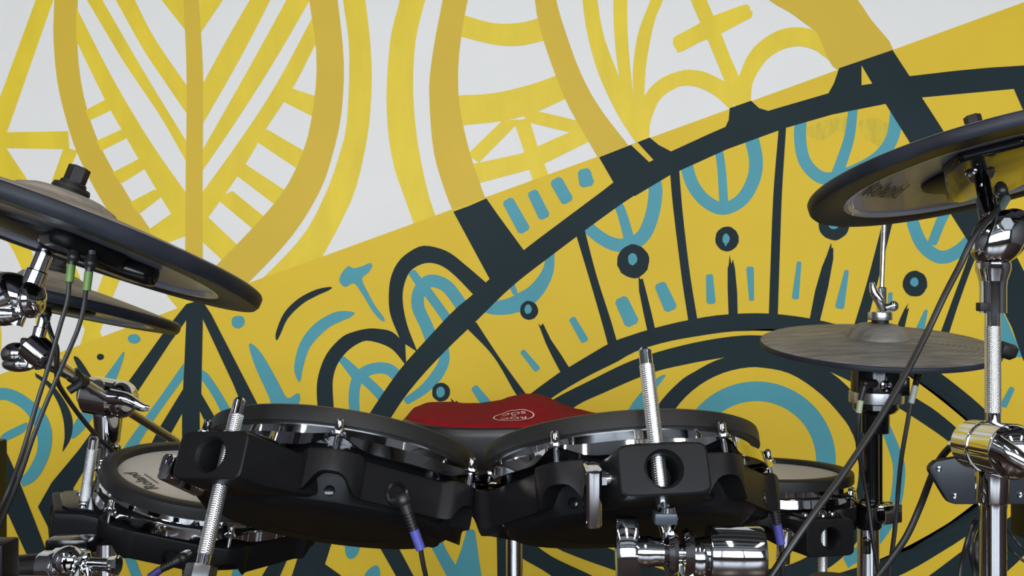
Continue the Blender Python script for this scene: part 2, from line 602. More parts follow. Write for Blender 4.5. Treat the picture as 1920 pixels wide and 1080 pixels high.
# --- olive smears where older paint shows through
for q in ([(1505, 246), (1540, 228), (1585, 220), (1600, 232), (1590, 250), (1568, 246), (1545, 262), (1522, 258)],
          [(1612, 226), (1645, 222), (1672, 240), (1668, 262), (1655, 282), (1640, 270), (1625, 262), (1615, 245)]):
    spoly(6, q, 4)
# --- teal marks that the dark lines cross
stroke(TE, [(773, 511), (792, 538)], 15, 17)
stroke(TE, [(816, 655), (800, 612), (784, 575), (787, 545), (806, 527), (835, 535), (858, 562), (882, 600)], 24, 24, False)
stroke(TE, [(800, 545), (822, 575), (850, 615)], 18, 18)
stroke(TE, [(641, 673), (668, 702)], 14, 22)
stroke(TE, [(666, 790), (664, 740), (672, 708), (697, 692), (728, 692), (752, 712)], 20, 22, False)
stroke(TE, [(680, 708), (706, 732), (730, 760)], 18, 20)
stroke(TE, [(830, 640), (833, 675), (818, 705), (792, 732), (762, 752)], 18, 14, wm=22)
stroke(TE, [(1033, 470), (1026, 512), (1000, 550), (962, 572), (925, 577), (900, 570)], 14, 20, wm=34)
stroke(TE, [(958, 530), (966, 550)], 12, 10)
stroke(TE, [(1090, 410), (1112, 435), (1145, 456), (1175, 459), (1205, 443), (1222, 405), (1229, 360), (1224, 330)], 22, 26, wm=26)
stroke(TE, [(1152, 370), (1166, 400), (1180, 450)], 16, 20)
stroke(TE, [(1284, 300), (1298, 345), (1322, 376), (1355, 391), (1390, 375), (1412, 338), (1417, 300), (1408, 255)], 24, 27, wm=24)
stroke(TE, [(1346, 270), (1353, 320), (1357, 384)], 15, 17)
stroke(TE, [(1502, 215), (1500, 262), (1510, 305), (1540, 333), (1578, 330), (1640, 300), (1672, 260), (1682, 200)], 22, 24, wm=24)
stroke(TE, [(1600, 195), (1592, 258), (1570, 325)], 17, 22)
stroke(TE, [(1708, 385), (1712, 420), (1730, 460), (1762, 482), (1795, 472), (1830, 440)], 22, 24, wm=25)
stroke(TE, [(1780, 385), (1765, 412), (1748, 455)], 20, 18)
spoly(TE, [(1858, 560), (1880, 585), (1897, 622), (1915, 668), (1895, 662), (1872, 640), (1860, 610)])
# the iris
ring(TE, 1418, 864, 112, 1418, 864, 149)
ring(NA, 1420, 878, 190, 1432, 880, 221)
band(TE, [(1620, 730), (1660, 782), (1690, 850), (1697, 890), (1684, 964), (1645, 1025), (1590, 1065)], [(1610, 745), (1640, 782), (1668, 850), (1674, 890), (1664, 950), (1630, 1002), (1580, 1045)])
spoly(TE, [(1248, 703), (1228, 711), (1205, 732), (1178, 768), (1150, 830), (1182, 830), (1207, 765), (1228, 732)])
# --- dark lines: the great arc
MA_U = [(520, 1180), (560, 1040), (620, 890), (690, 780), (730, 720), (758, 683), (782, 656), (815, 620), (853, 580), (887, 552), (918, 523), (982, 469), (1060, 410), (1127, 360), (1150, 342)]
MA_L = [(575, 1180), (612, 1050), (665, 900), (735, 780), (778, 720), (833, 660), (890, 605), (960, 537), (1037, 477), (1120, 415), (1187, 368), (1257, 328)]
band(NA, MA_U, MA_L, 60)
poly(NA, [(1123, 295), (1218, 258), (1235, 272), (1258, 284), (1280, 274), (1330, 251), (1360, 238), (1366, 225), (1368, 203), (1408, 189), (1423, 203), (1440, 208),
          (1553, 175), (1563, 157), (1573, 128), (1673, 94), (1705, 143), (1790, 133), (1855, 127), (1920, 123), (2060, 118), (2060, 165), (1960, 166), (1900, 167), (1728, 183),
          (1765, 240), (1813, 320), (1860, 400), (1905, 480), (1935, 540), (1980, 640), (1930, 700), (1915, 668), (1897, 615), (1860, 540), (1813, 450), (1770, 382), (1702, 262), (1660, 195), (1560, 215), (1473, 240), (1363, 280), (1257, 328), (1190, 368),
          (1150, 342)])
poly(YE, [(1183, 272), (1195, 267), (1225, 300), (1217, 304)])
poly(YE, [(1615, 123), (1635, 157), (1615, 160)])
poly(NA, [(1900, 166), (1906, 180), (1916, 203), (1960, 300), (2000, 300), (1960, 166)])
poly(NA, [(850, 397), (880, 386), (912, 372), (935, 405), (982, 469), (930, 525), (918, 523)])
band(NA, [(752, 640), (733, 593), (729, 560), (733, 520), (750, 487), (780, 465), (803, 461), (840, 472), (873, 497), (915, 533)],
     [(783, 660), (763, 607), (755, 560), (760, 527), (773, 505), (800, 493), (827, 498), (853, 517), (890, 555)])
band(NA, [(760, 645), (737, 623), (715, 617), (690, 616), (660, 623), (640, 633), (615, 660), (600, 693), (594, 730), (598, 790)],
     [(762, 686), (733, 653), (693, 639), (672, 644), (650, 660), (632, 685), (624, 720), (628, 790)])
# spokes between the arc and the eyelid
band(NA, [(872, 612), (925, 668), (965, 735), (985, 760)], [(893, 604), (935, 668), (980, 730), (1000, 755)], e=False)
band(NA, [(1080, 440), (1107, 530), (1130, 610), (1142, 655)], [(1096, 430), (1118, 515), (1145, 600), (1158, 645)])
band(NA, [(1256, 322), (1262, 390), (1278, 520), (1291, 606)], [(1273, 316), (1280, 400), (1293, 510), (1308, 603)])
band(NA, [(1460, 238), (1450, 360), (1445, 480), (1441, 595)], [(1474, 232), (1466, 360), (1462, 470), (1458, 595)])
band(NA, [(1690, 280), (1655, 415), (1625, 530), (1598, 620)], [(1712, 275), (1680, 390), (1650, 510), (1620, 625)])
band(NA, [(1850, 380), (1812, 490), (1788, 555), (1760, 632)], [(1875, 385), (1830, 480), (1800, 560), (1774, 640)])
# short dry-brush spikes
for q in ([(1009, 606), (1014, 611), (1018, 606), (1033, 637), (1052, 665), (1069, 692), (1052, 700), (1035, 668), (1023, 643)],
          [(1197, 518), (1201, 524), (1205, 522), (1211, 545), (1221, 585), (1229, 620), (1214, 622), (1207, 590), (1198, 545)],
          [(1368, 478), (1371, 495), (1374, 486), (1378, 505), (1382, 550), (1383, 595), (1366, 595), (1364, 540), (1364, 503), (1366, 497)],
          [(1558, 455), (1559, 466), (1562, 464), (1562, 485), (1552, 540), (1536, 605), (1517, 602), (1528, 545), (1541, 500), (1550, 478)],
          [(1703, 568), (1699, 580), (1704, 577), (1696, 612), (1690, 625), (1678, 622), (1686, 600), (1695, 580)],
          [(845, 746), (853, 754), (856, 751), (872, 766), (858, 770), (848, 758)]):
    poly(NA, q)
# dots
for x, y, r, tx, ty, ta, tb in ((992, 582, 17, 990, 580, 7, 9), (1187, 490, 30, 1186, 486, 9, 11), (1363, 448, 22, 1361, 448, 7, 10), (1563, 420, 29, 1563, 419, 11, 11), (1715, 532, 23, 1714, 529, 8, 9), (827, 735, 17, 826, 735, 8, 11)):
    circ(NA, x, y, r, r * 1.05, 26, 0.03)
    circ(TE, tx, ty, ta, tb, 12, 0.08)
stroke(TE, [(1361, 452), (1360, 461)], 5, 3)
# --- the eye: lids
band(NA, [(880, 905), (920, 830), (965, 765), (992, 740), (1052, 696), (1067, 688), (1141, 644), (1158, 637), (1216, 618), (1290, 600), (1367, 589), (1459, 589), (1568, 608), (1660, 645), (1747, 689), (1822, 746), (1848, 770), (1905, 825), (1960, 900)],
     [(930, 920), (965, 840), (1010, 772), (1033, 747), (1095, 709), (1159, 677), (1189, 660), (1249, 641), (1334, 626), (1390, 620), (1452, 617), (1550, 628), (1620, 655), (1686, 692), (1761, 742), (1820, 793), (1870, 845), (1900, 900)], 70)
band(NA, [(945, 900), (975, 835), (1012, 774), (1037, 749), (1109, 712), (1187, 675), (1277, 648), (1362, 632), (1429, 629), (1530, 641), (1620, 685), (1718, 747), (1751, 768), (1796, 805), (1840, 850), (1870, 890)],
     [(985, 905), (1010, 840), (1069, 769), (1137, 734), (1221, 699), (1291, 682), (1352, 671), (1430, 660), (1518, 682), (1594, 715), (1680, 762), (1741, 801), (1782, 831), (1815, 865), (1835, 895)], 70)
spoly(NA, [(1352, 672), (1305, 695), (1272, 717), (1232, 762), (1200, 830), (1236, 830), (1267, 762), (1291, 731), (1334, 703), (1376, 691), (1415, 688), (1480, 700), (1540, 740), (1585, 790), (1605, 820), (1640, 810), (1592, 738), (1560, 705), (1518, 682), (1430, 655)], 4)
band(NA, [(1885, 885), (1828, 948), (1780, 982), (1725, 1018), (1700, 1031), (1631, 1056), (1602, 1066), (1537, 1082), (1440, 1098), (1330, 1090), (1220, 1060), (1153, 1032), (1112, 1016), (1050, 980), (985, 900)],
     [(1925, 900), (1870, 960), (1815, 1002), (1767, 1033), (1700, 1072), (1631, 1100), (1537, 1125), (1440, 1135), (1330, 1128), (1240, 1102), (1155, 1070), (1080, 1043), (1027, 1018), (975, 970), (935, 905)], 60)
band(NA, [(1870, 985), (1807, 1030), (1740, 1080), (1640, 1150)], [(1950, 1010), (1900, 1060), (1800, 1150), (1700, 1250)])
band(NA, [(975, 1000), (1000, 1018), (1038, 1045), (1112, 1080), (1200, 1130)], [(930, 1010), (980, 1047), (1035, 1080), (1120, 1150)])
poly(NA, [(931, 960), (978, 985), (980, 1047), (978, 1200), (934, 1200)])
# --- teal dashes
for a, b, w, w2 in (((1073, 598), (1096, 638), 13, 15), ((980, 659), (1007, 692), 10, 13), ((1165, 563), (1184, 604), 25, 28), ((1238, 535), (1257, 577), 22, 25),
                    ((1330, 517), (1333, 566), 13, 17), ((1406, 503), (1409, 562), 14, 9), ((1498, 492), (1491, 558), 8, 13), ((1587, 508), (1574, 575), 8, 17), ((1736, 582), (1722, 625), 6, 18),
                    ((953, 378), (982, 430), 22, 24), ((999, 362), (1020, 405), 20, 22), ((1043, 340), (1063, 375), 24, 24), ((1095, 322), (1100, 344), 24, 28), ((1669, 550), (1667, 590), 8, 8),
                    ((890, 727), (918, 765), 14, 20), ((1897, 728), (1881, 760), 10, 13), ((1808, 680), (1808, 690), 14, 6)):
    stroke(TE, [a, b], w, w2)
spoly(TE, [(637, 528), (640, 514), (653, 499), (663, 503), (680, 499), (694, 493), (698, 500), (690, 512), (679, 523), (690, 548), (705, 575), (721, 597), (717, 602), (700, 585), (680, 552), (664, 531), (648, 538)], 3)
spoly(TE, [(558, 712), (552, 687), (563, 643), (587, 610), (617, 590), (640, 583), (665, 586), (655, 596), (640, 602), (613, 617), (582, 650), (569, 687), (564, 713)], 4)
spoly(NA, [(519, 638), (518, 623), (533, 587), (560, 560), (593, 543), (620, 538), (619, 543), (593, 555), (567, 570), (540, 597), (526, 627)], 4)
spoly(TE, [(467, 646), (480, 650), (497, 672), (523, 718), (539, 746), (557, 737), (563, 742), (560, 758), (540, 790), (520, 790), (505, 745), (480, 690)], 3)
circ(TE, 447, 603, 13, 12, 14, .08)
circ(TE, 252, 635, 12, 9, 14, .06)
circ(NA, 189, 669, 7, 6, 12, .08)
spoly(TE, [(233, 659), (229, 682), (210, 728), (180, 775), (155, 808), (136, 822), (137, 800), (160, 763), (188, 720), (214, 684)], 4)
spoly(NA, [(139, 671), (148, 671), (165, 695), (180, 722), (190, 760), (175, 740), (155, 705)], 4)
band(NA, [(66, 699), (77, 705), (98, 720), (121, 750), (135, 779), (137, 806), (131, 827), (119, 846)], [(69, 708), (74, 711), (92, 726), (110, 756), (120, 788), (122, 818), (120, 834), (118, 846)], e=False)
# the dark arrow-shaped tree
poly(NA, [(350, 570), (365, 566), (380, 564), (396, 588), (465, 722), (500, 790), (470, 800), (438, 720), (381, 598), (378, 738), (400, 776), (430, 830), (405, 830), (375, 770), (378, 1195), (342, 1195), (342, 775), (300, 850), (270, 860), (299, 803), (344, 729), (346, 690), (350, 600), (321, 640), (252, 744), (190, 830), (138, 915), (150, 960), (215, 1080), (165, 1130), (140, 1080), (88, 982), (72, 950), (98, 904), (148, 844), (234, 726), (310, 620)])
band(TE, [(345, 681), (300, 745), (241, 827), (215, 870)], [(345, 709), (310, 757), (267, 821), (245, 870)], e=False)
band(TE, [(379, 693), (394, 705), (427, 757), (460, 820)], [(379, 712), (395, 735), (412, 766), (440, 825)], e=False)
# spiral and strokes in the lower left corner
band(TE, [(-90, 770), (-50, 738), (0, 727), (30, 732), (59, 750), (86, 776), (98, 809), (95, 847), (80, 883), (62, 904), (44, 912)],
     [(-70, 790), (-40, 762), (0, 750), (18, 752), (44, 767), (64, 794), (71, 818), (70, 847), (56, 877), (46, 890), (36, 897)], e=False)
spoly(TE, [(3, 818), (12, 810), (32, 800), (52, 792), (46, 809), (18, 824), (7, 829)], 3)
band(NA, [(-40, 830), (17, 965), (53, 1043), (70, 1080)], [(-30, 750), (0, 818), (37, 902), (90, 1038), (107, 1080)])
poly(TE, [(20, 1040), (32, 1050), (34, 1062), (22, 1075), (0, 1090), (-10, 1070)])
poly(TE, [(228, 1030), (255, 1047), (290, 1140), (262, 1140), (247, 1080)])
poly(TE, [(440, 1060), (460, 1060), (445, 1120), (422, 1120)])
# strokes below the drums
band(NA, [(560, 960), (640, 960), (618, 1015), (604, 1053), (549, 1082)], [(500, 1000), (580, 1000), (563, 1040), (549, 1080), (540, 1100)], e=False)
poly(NA, [(590, 1000), (640, 960), (618, 1015), (604, 1053), (642, 1080), (720, 1140), (640, 1140), (600, 1080), (594, 1072), (575, 1140), (510, 1160), (547, 1080), (563, 1040)])
poly(NA, [(540, 1010), (545, 1035), (525, 1080), (490, 1150), (450, 1150), (499, 1067)])
poly(NA, [(690, 985), (728, 985), (749, 1029), (776, 1080), (800, 1130), (770, 1130), (743, 1080), (713, 1027)])
spoly(TE, [(650, 1010), (675, 1010), (674, 1030), (666, 1044), (655, 1047), (648, 1035)], 4)
spoly(TE, [(683, 1080), (695, 1064), (708, 1060), (713, 1075), (712, 1110), (680, 1110)], 4)
poly(TE, [(800, 1005), (826, 1005), (836, 1029), (854, 1059), (865, 1030), (876, 991), (880, 994), (885, 991), (891, 996), (897, 1040), (903, 1080), (908, 1150), (870, 1150), (838, 1080), (812, 1031)])

me = bpy.data.meshes.new('wall_back')
wb.to_mesh(me)
wb.free()
for q in WMATS:
    me.materials.append(q)
wall_back = new_obj('wall_back', me)
wall_back['kind'] = 'structure'

# ------------------------------------------------------------------ small shared shapes
def wing(bm, M, w=0.02, h=0.03, t=0.007):
    """A cast two-winged nut: hub along local z, wings along local x."""
    lathe(bm, [(0, 0), (w * .38, 0), (w * .42, h * .3), (w * .34, h * .75), (0, h * .8)], 20, M)
    for s in (1, -1):
        P = [M @ Vector((s * w * .2, 0, h * .35)), M @ Vector((s * w * .8, 0, h * .55)), M @ Vector((s * w * 1.5, 0, h * 1.0))]
        sweep(bm, P, lambda u: t * (.75 + .35 * math.sin(PI * min(1, u * 1.1)) - .25 * u), 10, 6)


def tripod(root, x, y, r, top, m, n0=0.3):
    """Folding three-legged foot of a stand; each leg is a mesh of its own."""
    for k in range(3):
        a = n0 + k * 2 * PI / 3
        e = Vector((x + .30 * math.cos(a), y + .30 * math.sin(a), .014))
        bm = BM()
        sweep(bm, [(x + .02 * math.cos(a), y + .02 * math.sin(a), top), (x + .15 * math.cos(a), y + .15 * math.sin(a), top * .52), e], .009, 10, 5)
        leg = obj('leg', bm, m, root, True)
        bm = BM()
        ball(bm, e + Vector((0, 0, .002)), .018, .018, .014, u=14, v=8)
        obj('rubber_foot', bm, M_rim, leg, True)


def plug(root, tip, mid, end, tape_m=None, tape=None, r=0.0062):
    """Jack plug: knuckle at tip, ribbed boot to end, optional tape sleeve from end to tape."""
    tip, mid, end = Vector(tip), Vector(mid), Vector(end)
    bm = BM()
    tube(bm, tip, mid, r * .9, r, 18)
    ball(bm, mid, r * 1.02, u=18, v=10)
    d = (end - mid)
    L = d.length
    prof = [(0, 0), (r * .82, 0), (r * .8, L * .3)]
    for k in range(6):
        z = L * (.34 + k * .105)
        prof += [(r * (.80 - .03 * k), z), (r * (.80 - .03 * k), z + L * .06), (r * (.58 - .02 * k), z + L * .065), (r * (.58 - .02 * k), z + L * .10)]
    prof += [(0, L)]
    lathe(bm, prof, 16, place(mid, d))
    o = obj('plug', bm, M_cable, root, True)
    bm = BM()
    q = (tip - mid).normalized()
    tube(bm, tip - q * .002, tip + q * .004, r * .62, r * .62, 18)
    obj('plug_collar', bm, M_chrome, o, True)
    if tape_m is not None:
        bm = BM()
        tube(bm, end - d.normalized() * .001, tape, r * .68, r * .66, 16)
        obj('tape_sleeve', bm, tape_m, root, True)
    return o


def cable(name, label, pts, r, tipdata=None, tape_m=None, group=None, pr=.0062):
    root = thing(name, label, 'cable', Vector(pts[-1]), group)
    bm = BM()
    sweep(bm, pts, r, 10, 10)
    obj('cord', bm, M_cable, root, True)
    if tipdata:
        plug(root, *tipdata[:3], tape_m, tipdata[3] if len(tipdata) > 3 else None, pr)
    return root


# ------------------------------------------------------------------ electronic drum pads
def make_pad(pose, label, bracket_az, rod_top, rod_bot, jack_az=None, facing=-90, logo=None, wing_side=-1, wing=True, lug_off=0, rr=.160, wing_rot=0, out=None, zc=-.0615, h=.040):
    C, n = pose
    # local x is the direction of the mounting block; azimuth is measured from the viewer's side, positive to the right
    toward = Vector((0, 0, CZ)) - C
    f = (toward - n * toward.dot(n)).normalized()
    right = n.cross(f) * -1
    if right.x < 0:
        right = -right
    a = math.radians(bracket_az)
    bx = f * math.cos(a) + right * math.sin(a)
    M = place(C, n, bx)
    t = thing('drum_pad', label, 'drum pad', M, 'drum pads of the electronic kit')
    sgn = 1 if (M.to_3x3() @ Vector((0, 1, 0))).dot(right * math.cos(a) - f * math.sin(a)) > 0 else -1
    lug = [math.radians(30 + 60 * k + lug_off) for k in range(6)]

    def near(th):
        return min(abs((th - l + PI) % (2 * PI) - PI) for l in lug) * 180 / PI
    # rubber rim
    bm = BM()
    lathe(bm, [(.1075, -.016), (.1075, -.004), (.110, -.0006), (.114, 0), (.1225, -.0003), (.1262, -.0022), (.127, -.006), (.1268, -.0155), (.125, -.0165), (.1075, -.0165)], 96)
    g = .0012
    obj('rim_cover', bm, M_rim, t)
    # mesh head
    bm = BM()
    lathe(bm, [(.1085, -.0075), (.09, -.0072), (.05, -.007), (0, -.007)], 72)
    hd = obj('drum_head', bm, M_head, t)
    if logo:
        Lm = logo(M)
        obj('lettering', text_bm('Roland', .021, Lm, 0.0002, 1.0, 0.12), M_print, hd, True)
        bm = BM()
        box(bm, Lm @ Matrix.Translation((.004, -.0135, 0)), .034, .0013, .0004)
        obj('fine_print_line', bm, M_print, hd, True)
    # chrome hoop with a wavy flange
    bm = BM()
    N = 180
    rings = [[] for _ in range(10)]
    for i in range(N):
        th = 2 * PI * i / N
        d = near(th)
        u = math.exp(-(d / 7.5) ** 2)
        c, s = math.cos(th), math.sin(th)
        for k, (r, z) in enumerate(((.112, -.014), (.1205, -.014), (.1205, -.0245), (.1228, -.0262), (.1262 + .011 * u, -.0264), (.1290 + .0115 * u, -.0268),
                                    (.1305 + .0105 * u, -.0282 - .0092 * (1 - u)), (.1290 + .0105 * u, -.0288 - .0092 * (1 - u)), (.1262 + .009 * u, -.0284), (.112, -.030))):
            rings[k].append((r * c, r * s, z))
    loft(bm, rings, cap=False)
    hoop = obj('hoop', bm, M_chrome, t, angle=50)
    for l in lug:
        bm = BM()
        R = Matrix.Rotation(l, 4, 'Z') @ Matrix.Translation((.1372, 0, 0))
        lathe(bm, [(0, -.052), (.0024, -.052), (.0024, -.0275), (.0062, -.0270), (.0066, -.0252), (.0045, -.0235), (.0037, -.0220), (.0037, -.0155), (.0026, -.0140), (0, -.0135)], 14, R)
        obj('tension_rod', bm, M_chrome, hoop)
    # moulded shell
    bm = BM()
    N = 220
    rings = [[] for _ in range(12)]

    def ss(x):
        x = max(0, min(1, x))
        return x * x * (3 - 2 * x)
    for i in range(N):
        th = 2 * PI * i / N
        d = near(th)
        b = ss((12.5 - d) / 3.5)
        e = .1225 / math.cos(math.radians(30 - d))
        r = -.0022 * math.log(math.exp(-e / .0022) + math.exp(-.1380 / .0022)) + .0055 * b
        zt = -.0425 + .0030 * b
        arch = .0165 * ss(1.0 - (d / 9.5) ** 2)
        zb = -.0745 + arch
        c, s = math.cos(th), math.sin(th)
        for k, (q, z) in enumerate(((.100, -.044), (.108, zt + .001), (r - .003, zt), (r - .0008, zt - .0008), (r, zt - .003), (r - .0015, zb), (min(r - .006, .1150), zb + .003), (.1100, -.0755),
                                    (.1090, -.0775), (.1035, -.0810), (.0990, -.0825), (.060, -.0830))):
            rings[k].append((q * c, q * s, z))
    loft(bm, rings, cap=False)
    vs_ = [bm.verts.new((.06 * math.cos(2 * PI * i / 40), .06 * math.sin(2 * PI * i / 40), -.0828)) for i in range(40)]
    bm.faces.new(vs_)
    shell = obj('shell', bm, M_black, t, angle=28)
    bm = BM()
    lathe(bm, [(.1000, -.029), (.1130, -.029), (.1130, -.048), (.100, -.049)], 64)
    obj('bearing_ring', bm, M_gloss, t)
    for l in lug:
        bm = BM()
        R = Matrix.Rotation(l, 4, 'Z') @ Matrix.Translation((.1112, 0, -.069)) @ Matrix.Rotation(PI / 2, 4, 'Y')
        lathe(bm, [(.0045, -.001), (.0045, .002), (.003, .0026), (0, .0026)], 16, R)
        obj('shell_screw', bm, M_gloss, shell)
    # mounting block
    def rrect(w, h, zc, x, n=48):
        out = []
        for i in range(n):
            ang = 2 * PI * (i + .5) / n
            c, s = math.cos(ang), math.sin(ang)
            k = (abs(c) ** 9 + abs(s) ** 9) ** (-1 / 9)
            out.append((x, c * k * w / 2, zc + s * k * h / 2))
        return out

    def circle(r, zc, x, n=48):
        return [(x, r * math.cos(2 * PI * (i + .5) / n), zc + r * math.sin(2 * PI * (i + .5) / n)) for i in range(n)]
    q = out or rr + .020
    bm = BM()
    loft(bm, [rrect(.104, h - .008, zc + .002, .095), rrect(.092, h - .003, zc, .125), rrect(.074, h, zc, q - .030), rrect(.070, h, zc, q - .003), rrect(.0685, h - .0012, zc, q - .0008), rrect(.066, h - .0036, zc, q),
              circle(.0150, zc, q + .0002), circle(.0142, zc, q - .0008), circle(.0128, zc, q - .003), circle(.0128, zc, min(rr - .018, q - .038))])
    blk = obj('mount_block', bm, M_black, t, angle=24)
    bm = BM()
    prism(bm, [(.130, -.034), (q - .014, -.029), (q - .008, -.022), (q - .008, .022), (q - .014, .029), (.130, .034)], zc + h / 2 - .0005, zc + h / 2 + .002, None, .001, 1)
    plate_ = obj('clamp_plate', bm, M_gloss, blk)
    for y in (-.02, .02):
        bm = BM()
        lathe(bm, [(.0042, 0), (.0042, .0018), (.003, .003), (0, .003)], 14, Matrix.Translation((q - .030, y, zc + h / 2 + .0015)))
        obj('plate_screw', bm, M_chrome, blk)
    if wing:
        bm = BM()
        s = wing_side
        tube(bm, (rr - .008, s * .033, zc), (rr - .008, s * .050, zc), .0050, .0045, 14)
        tube(bm, (rr - .008, s * .040, zc), (rr - .008, s * .046, zc), .0062, .0062, 6)
        Mx = Matrix.Translation((rr - .008, s * .051, zc - .009)) @ Matrix.Rotation(math.radians(wing_rot), 4, 'Y')
        prism(bm, [(-.011, -.0035), (-.009, -.0065), (.009, -.0065), (.011, -.0035), (.011, .0035), (.006, .0065), (-.006, .0065), (-.011, .0035)], -.026, .020, Mx @ Matrix.Rotation(math.radians(8), 4, 'Y'), .0015, 2)
        obj('wing_bolt', bm, M_chrome, blk)
    # the L-rod that carries the pad
    bm = BM()
    lathe(bm, [(0, rod_bot), (.0054, rod_bot), (.0054, rod_top - .0025), (.0036, rod_top), (0, rod_top)], 24, Matrix.Translation((rr, 0, 0)))
    rod = obj('mount_rod', bm, M_chrome, t)
    bm = BM()
    lathe(bm, [(.0053, rod_bot + .014), (.0059, rod_bot + .0145), (.0059, rod_top - .0145), (.0053, rod_top - .014)], 24, Matrix.Translation((rr, 0, 0)))
    obj('knurled_sleeve', bm, M_knurl, rod)
    if jack_az is not None:
        aj = math.radians(jack_az) * sgn - a * sgn
        bm = BM()
        R = Matrix.Rotation(aj, 4, 'Z') @ Matrix.Translation((.1200, 0, -.0635)) @ Matrix.Rotation(PI / 2, 4, 'Y')
        lathe(bm, [(.009, 0), (.0105, .0025), (.0105, .004), (.0080, .0046), (.0080, .0012), (0, .0012)], 26, R)
        obj('jack_socket', bm, M_gloss, shell)
    return t, M


POSE_TL = disc_pose(647.5, 829.7, .978, 8.9, -.231)
POSE_TR = disc_pose(1161.1, 830.6, .945, -4.9, -.216)
POSE_SN = disc_pose(397, 885, 1.235, 6.5, .305)
POSE_PR = disc_pose(1431.5, 876.5, 1.49, 2.2, .135)


def snare_logo(M):
    p = M @ Vector((0, 0, -.0068))
    n = M.to_3x3().col[2]
    Cn = W(266, 902, 1.18)
    # on the head, at the viewer's left
    v = Cn - Vector((0, 0, CZ))
    o = Vector((0, 0, CZ))
    q = o + v * ((p - o).dot(n) / v.dot(n))
    e = o + (W(236, 878, 1.2) - o) * ((p - o).dot(n) / (W(236, 878, 1.2) - o).dot(n))
    s = o + (W(292, 917, 1.2) - o) * ((p - o).dot(n) / (W(292, 917, 1.2) - o).dot(n))
    return place(q + n * .0006, n, (e - s))


tomL, M_TL = make_pad(POSE_TL, 'black front drum pad with empty hole in its left block and a violet-taped cable', -35, -.008, -.150, 24, lug_off=2, wing_rot=78)
tomR, M_TR = make_pad(POSE_TR, 'black drum pad with tall knurled rod through its front block and a hanging wing bolt', 10, .040, -.094, 83, lug_off=-2, wing_rot=26)
snare, M_SN = make_pad(POSE_SN, 'drum pad with printed white head lying lower behind the pad with the empty block hole', -77, .036, -.10, -13, logo=snare_logo, wing=False, rr=.139, out=.172)
padR, M_PR = make_pad(POSE_PR, 'drum pad with white head before the hi-hat stand, round block hole facing us', 28, -.034, -.22, None, wing=True, zc=-.0665, h=.048)

# ------------------------------------------------------------------ cymbal pads
def make_cymbal(pose, R, label, thick=.013, kind='crash', spin=0.0, housing=True):
    C, n = pose
    M = place(C, n) @ Matrix.Rotation(spin, 4, 'Z')
    t = thing('cymbal_pad', label, 'cymbal', M, 'cymbal pads of the electronic kit')
    bm = BM()
    up, bh = (.018, .012) if kind == 'crash' else (.010, .0185)
    prof = [(0, up + bh), (R * .09, up + bh * .98), (R * .17, up + bh * .85), (R * .23, up + bh * .5), (R * .27, up - .0005)]
    for k in range(1, 9):
        u = .27 + (.975 - .27) * k / 8
        prof.append((R * u, (up - .0005) * (1 - ((u - .27) / .705) ** 1.15) + .0005))
    prof += [(R * .992, -.0008), (R, -.003)]
    if kind == 'crash':
        prof += [(R * .997, -thick + .003), (R * .985, -thick), (R * .80, -thick + .001), (R * .79, -thick + .003)]
    else:
        prof += [(R * .995, -thick + .001), (R * .98, -thick), (R * .80, -thick + .002)]
    nr = len(prof)
    rings = lathe(bm, prof, 120)
    edge0 = 13
    for f in bm.faces:
        rr = max(math.hypot(v.co.x, v.co.y) for v in f.verts)
        zz = min(v.co.z for v in f.verts)
        f.material_index = 1 if zz < -.0015 else 0
    bow = obj('bow', bm, [M_rubber, M_under], t, angle=50)
    bm = BM()
    zi = -thick + .006
    lathe(bm, [(R * .80, -thick + .0008), (R * .775, -thick + .0010), (R * .755, -thick + .0042), (R * .50, -thick + .0048), (R * .28, -thick + .0050), (0, zi + .003)], 96)
    plate = obj('underside', bm, M_plate if kind == 'crash' else M_under, t)
    if housing:
        bm = BM()
        lathe(bm, [(R * .36, zi + .003), (R * .355, zi - .004), (R * .33, zi - .006), (R * .10, zi - .008), (0, zi - .008)], 48)
        obj('sensor_housing', bm, M_black, t)
    return t, M, bow, plate


POSE_CL = disc_pose(105, 424, .852, 21.9, -.10)
POSE_CR = disc_pose(1846, 306, 1.10, -16.6, -.208)
POSE_HH = disc_pose(1645, 643.6, 1.423, 3.6, .178)
POSE_C2 = disc_pose(91.5, 558, 1.14, 13.3, -.052)

cymL, M_CL, bowL, plateL = make_cymbal(POSE_CL, .18, 'large black cymbal pad tilted down to the right over a smaller one')
cym2, M_C2, bow2, plate2 = make_cymbal(POSE_C2, .146, 'smaller black cymbal pad hanging under the large tilted one, thin edge towards us', .011)
cymR, M_CR, bowR, plateR = make_cymbal(POSE_CR, .19, 'large black cymbal pad seen from below on the chrome egg-shaped tilter', .014)
hihat, M_HH, bowH, plateH = make_cymbal(POSE_HH, .1605, 'flat hi-hat cymbal pad with taupe grooved top on the thin vertical rod', .009, 'hat', 0, False)

# connector boxes and print under the crash pads
def under_box(t, M, px, d, outline, z0, z1, name='connector_box', m=None):
    bm = BM()
    prism(bm, outline, z0, z1, None, .006, 3)
    return obj(name, bm, m or M_gloss, t)


def local_dir(M, p):
    q = M.inverted() @ Vector(p)
    return math.atan2(q.y, q.x)


aL = local_dir(M_CL, W(150, 480, .80))
def rot2(pts, a):
    c, s = math.cos(a), math.sin(a)
    return [(x * c - y * s, x * s + y * c) for x, y in pts]


